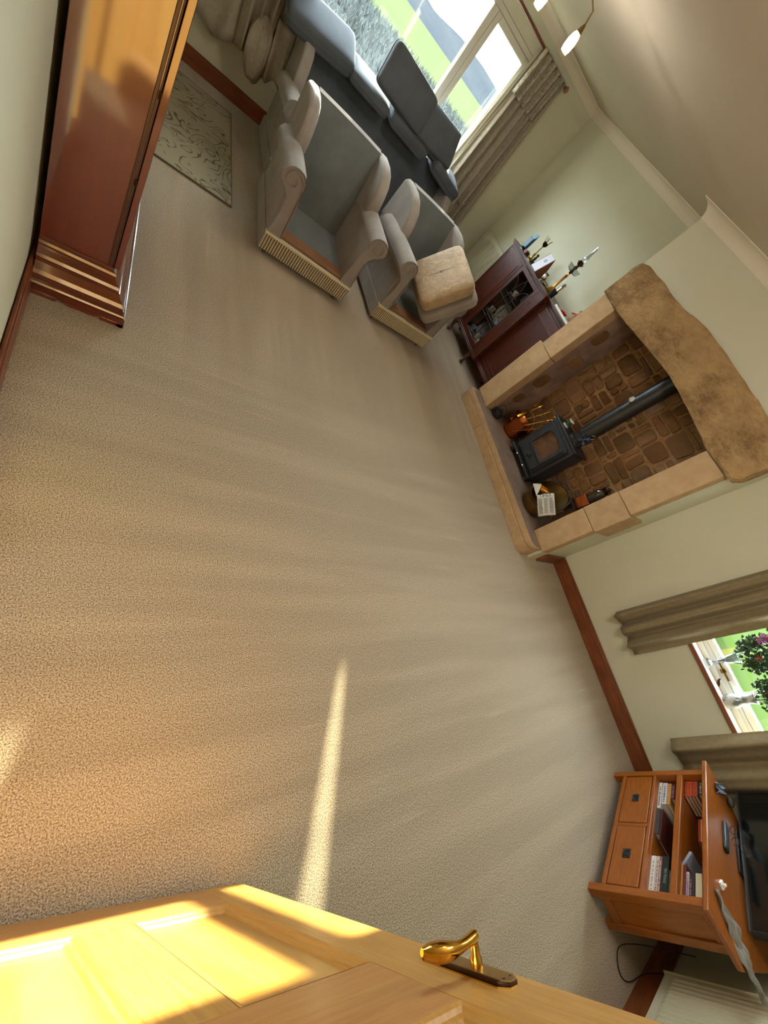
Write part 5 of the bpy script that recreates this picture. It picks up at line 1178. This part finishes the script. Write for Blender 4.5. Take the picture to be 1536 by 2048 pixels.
MB(TT).lathe([(.040, 0), (.052, .03), (.050, .07), (.030, .10), (.028, .14), (.040, .19), (.037, .19), (.025, .14), (.027, .10), (.045, .06), (.03, .012), (0, .01)], (4.10, -.47, SZ), 20).build('glass', mat('smoky_glass', '#b9bdb9', .15, spec=.7, col2='#6e7378', ns=18, range=(.45, .55)), v2, smooth=True)
f2 = thing('flower_bunch', (4.10, -.47, SZ+.10), 'bunch of rust-red flowers and green leaves in the rounded glass vase', 'flowers'); TT = at(f2)
bouquet(f2, (0, 0, .02), (-.005, .01, .26), .11, 520, [((-.08, .06, .0), .032, M_red), ((-.09, -.01, .04), .035, M_red), ((-.07, .04, .10), .032, M_red), ((-.08, -.06, -.02), .030, M_red), ((-.09, .02, -.07), .022, M_red)], 8)
t = thing('bird_ornament', (4.09, -.33, SZ), 'tiny dark curved bird ornament between the two vases', 'ornament'); TT = at(t)
MB(TT).tube([(4.09, -.36, SZ+.012), (4.09, -.34, SZ+.02), (4.09, -.32, SZ+.03), (4.09, -.31, SZ+.045)], [.004, .014, .010, .005], 10).build('body', M_bronze, t, smooth=True)

# ------------------------------------------------------------------ outside
M_field = mat('field_grass', (.029, .034, .015, 1), .95, ior=1.0, col2=(.033, .038, .018, 1), ns=.15, spec=0)
M_scrub = mat('pale_scrub', (.028, .030, .028, 1), .95, ior=1.0, col2=(.018, .021, .018, 1), ns=1.2, det=10, nr=.75, spec=0)
M_hill = mat('distant_hill', (.016, .018, .020, 1), .95, ior=1.0, col2=(.021, .023, .024, 1), ns=.05, spec=0)
GZ = -.35
g = MB().add([(-60, YF+.35, GZ), (70, YF+.35, GZ), (90, 38, GZ), (-80, 38, GZ)], [(0, 1, 2, 3)]); o = g.build('rough_ground', M_scrub); o['kind'] = 'structure'
g = MB(); rs = random.Random(4)
for k in range(9000):     # tufts of pale reeds between house and field
    x = rs.uniform(0, 28); y = rs.uniform(11, 38); x = x*y/30; h = rs.uniform(.15, .42); w = .05; a = rs.uniform(0, 3.1)
    dx, dy = w*math.cos(a), w*math.sin(a); lx, ly = rs.uniform(-.15, .15), rs.uniform(-.15, .15)
    g.add([(x-dx, y-dy, GZ), (x+dx, y+dy, GZ), (x+lx, y+ly, GZ+h)], [(0, 1, 2)])
o = g.build('rough_grass', mat('reed_straw', (.036, .037, .035, 1), .95, ior=1.0, col2=(.022, .026, .022, 1), ns=.8, spec=0)); tag(o, 'pale rough grass and reeds growing outside the far window', 'grass', kind='stuff')
g = MB().add([(-80, 38, GZ), (90, 38, GZ), (240, 175, GZ-.2), (-160, 175, GZ-.2)], [(0, 1, 2, 3)]); o = g.build('field', M_field); struct(o, 'bright green field beyond the far window')
g = MB()
def hill(u, v):
    x = -160+420*u; return (x, 172+60*v, -.6+(2.6+1.6*math.sin(u*23)+1.1*math.sin(u*61+1)+3.0*u)*math.sin(PI*.5*min(1, v*1.6)))
g.grid(hill, 160, 6); o = g.build('hills', M_hill, smooth=True); struct(o, 'dark hill on the horizon')
# beyond the small window: paving, lawn, low outbuilding
struct(MB().box((XW+.35, -12, GZ-.05), (9.3, 8, GZ)).build('patio', mat('paving', (.025, .028, .032, 1), .9, col2=(.035, .038, .042, 1), ns=3)), 'grey paving outside the small window')
struct(MB().box((9.3, -30, GZ-.05), (60, 5.6, GZ-.01)).build('lawn', mat('lawn_green', (.018, .030, .006, 1), .95, ior=1.0, col2=(.022, .03, .01, 1), ns=2)), 'lawn outside the small window')
ob = thing('garden_shed', (11.5, .35, GZ), 'pale yellow timber outbuilding with a light window outside the small window', 'shed'); TT = at(ob)
mo = mat('yellow_timber', (.050, .028, .006, 1), .7, ior=1.0)
MB(TT).box((10.6, -.02, GZ), (12.8, 2.6, 1.35)).build('walls', mo, ob); MB(TT).box((10.45, -.15, 1.35), (12.95, 2.75, 1.45)).build('roof', mat('pale_timber', (.06, .05, .025, 1), .7), ob)
MB(TT).box((10.58, .12, GZ+.25), (10.60, .85, 1.1)).build('window_frame', mat('pale_timber_frame', (.062, .050, .020, 1), .7, ior=1.0), ob); MB(TT).box((10.565, .20, GZ+.33), (10.582, .77, 1.02)).build('pane', mat('shed_pane', (.075, .070, .050, 1), .5, ior=1.0), ob)
# thin outer shell so that no sky leaks in above the ceiling
struct(MB().box((XL-1.6, YN-.5, HC+.15), (XW+.5, YF+.45, HC+.35)).build('roof_slab', M_ceil), 'roof above the room')
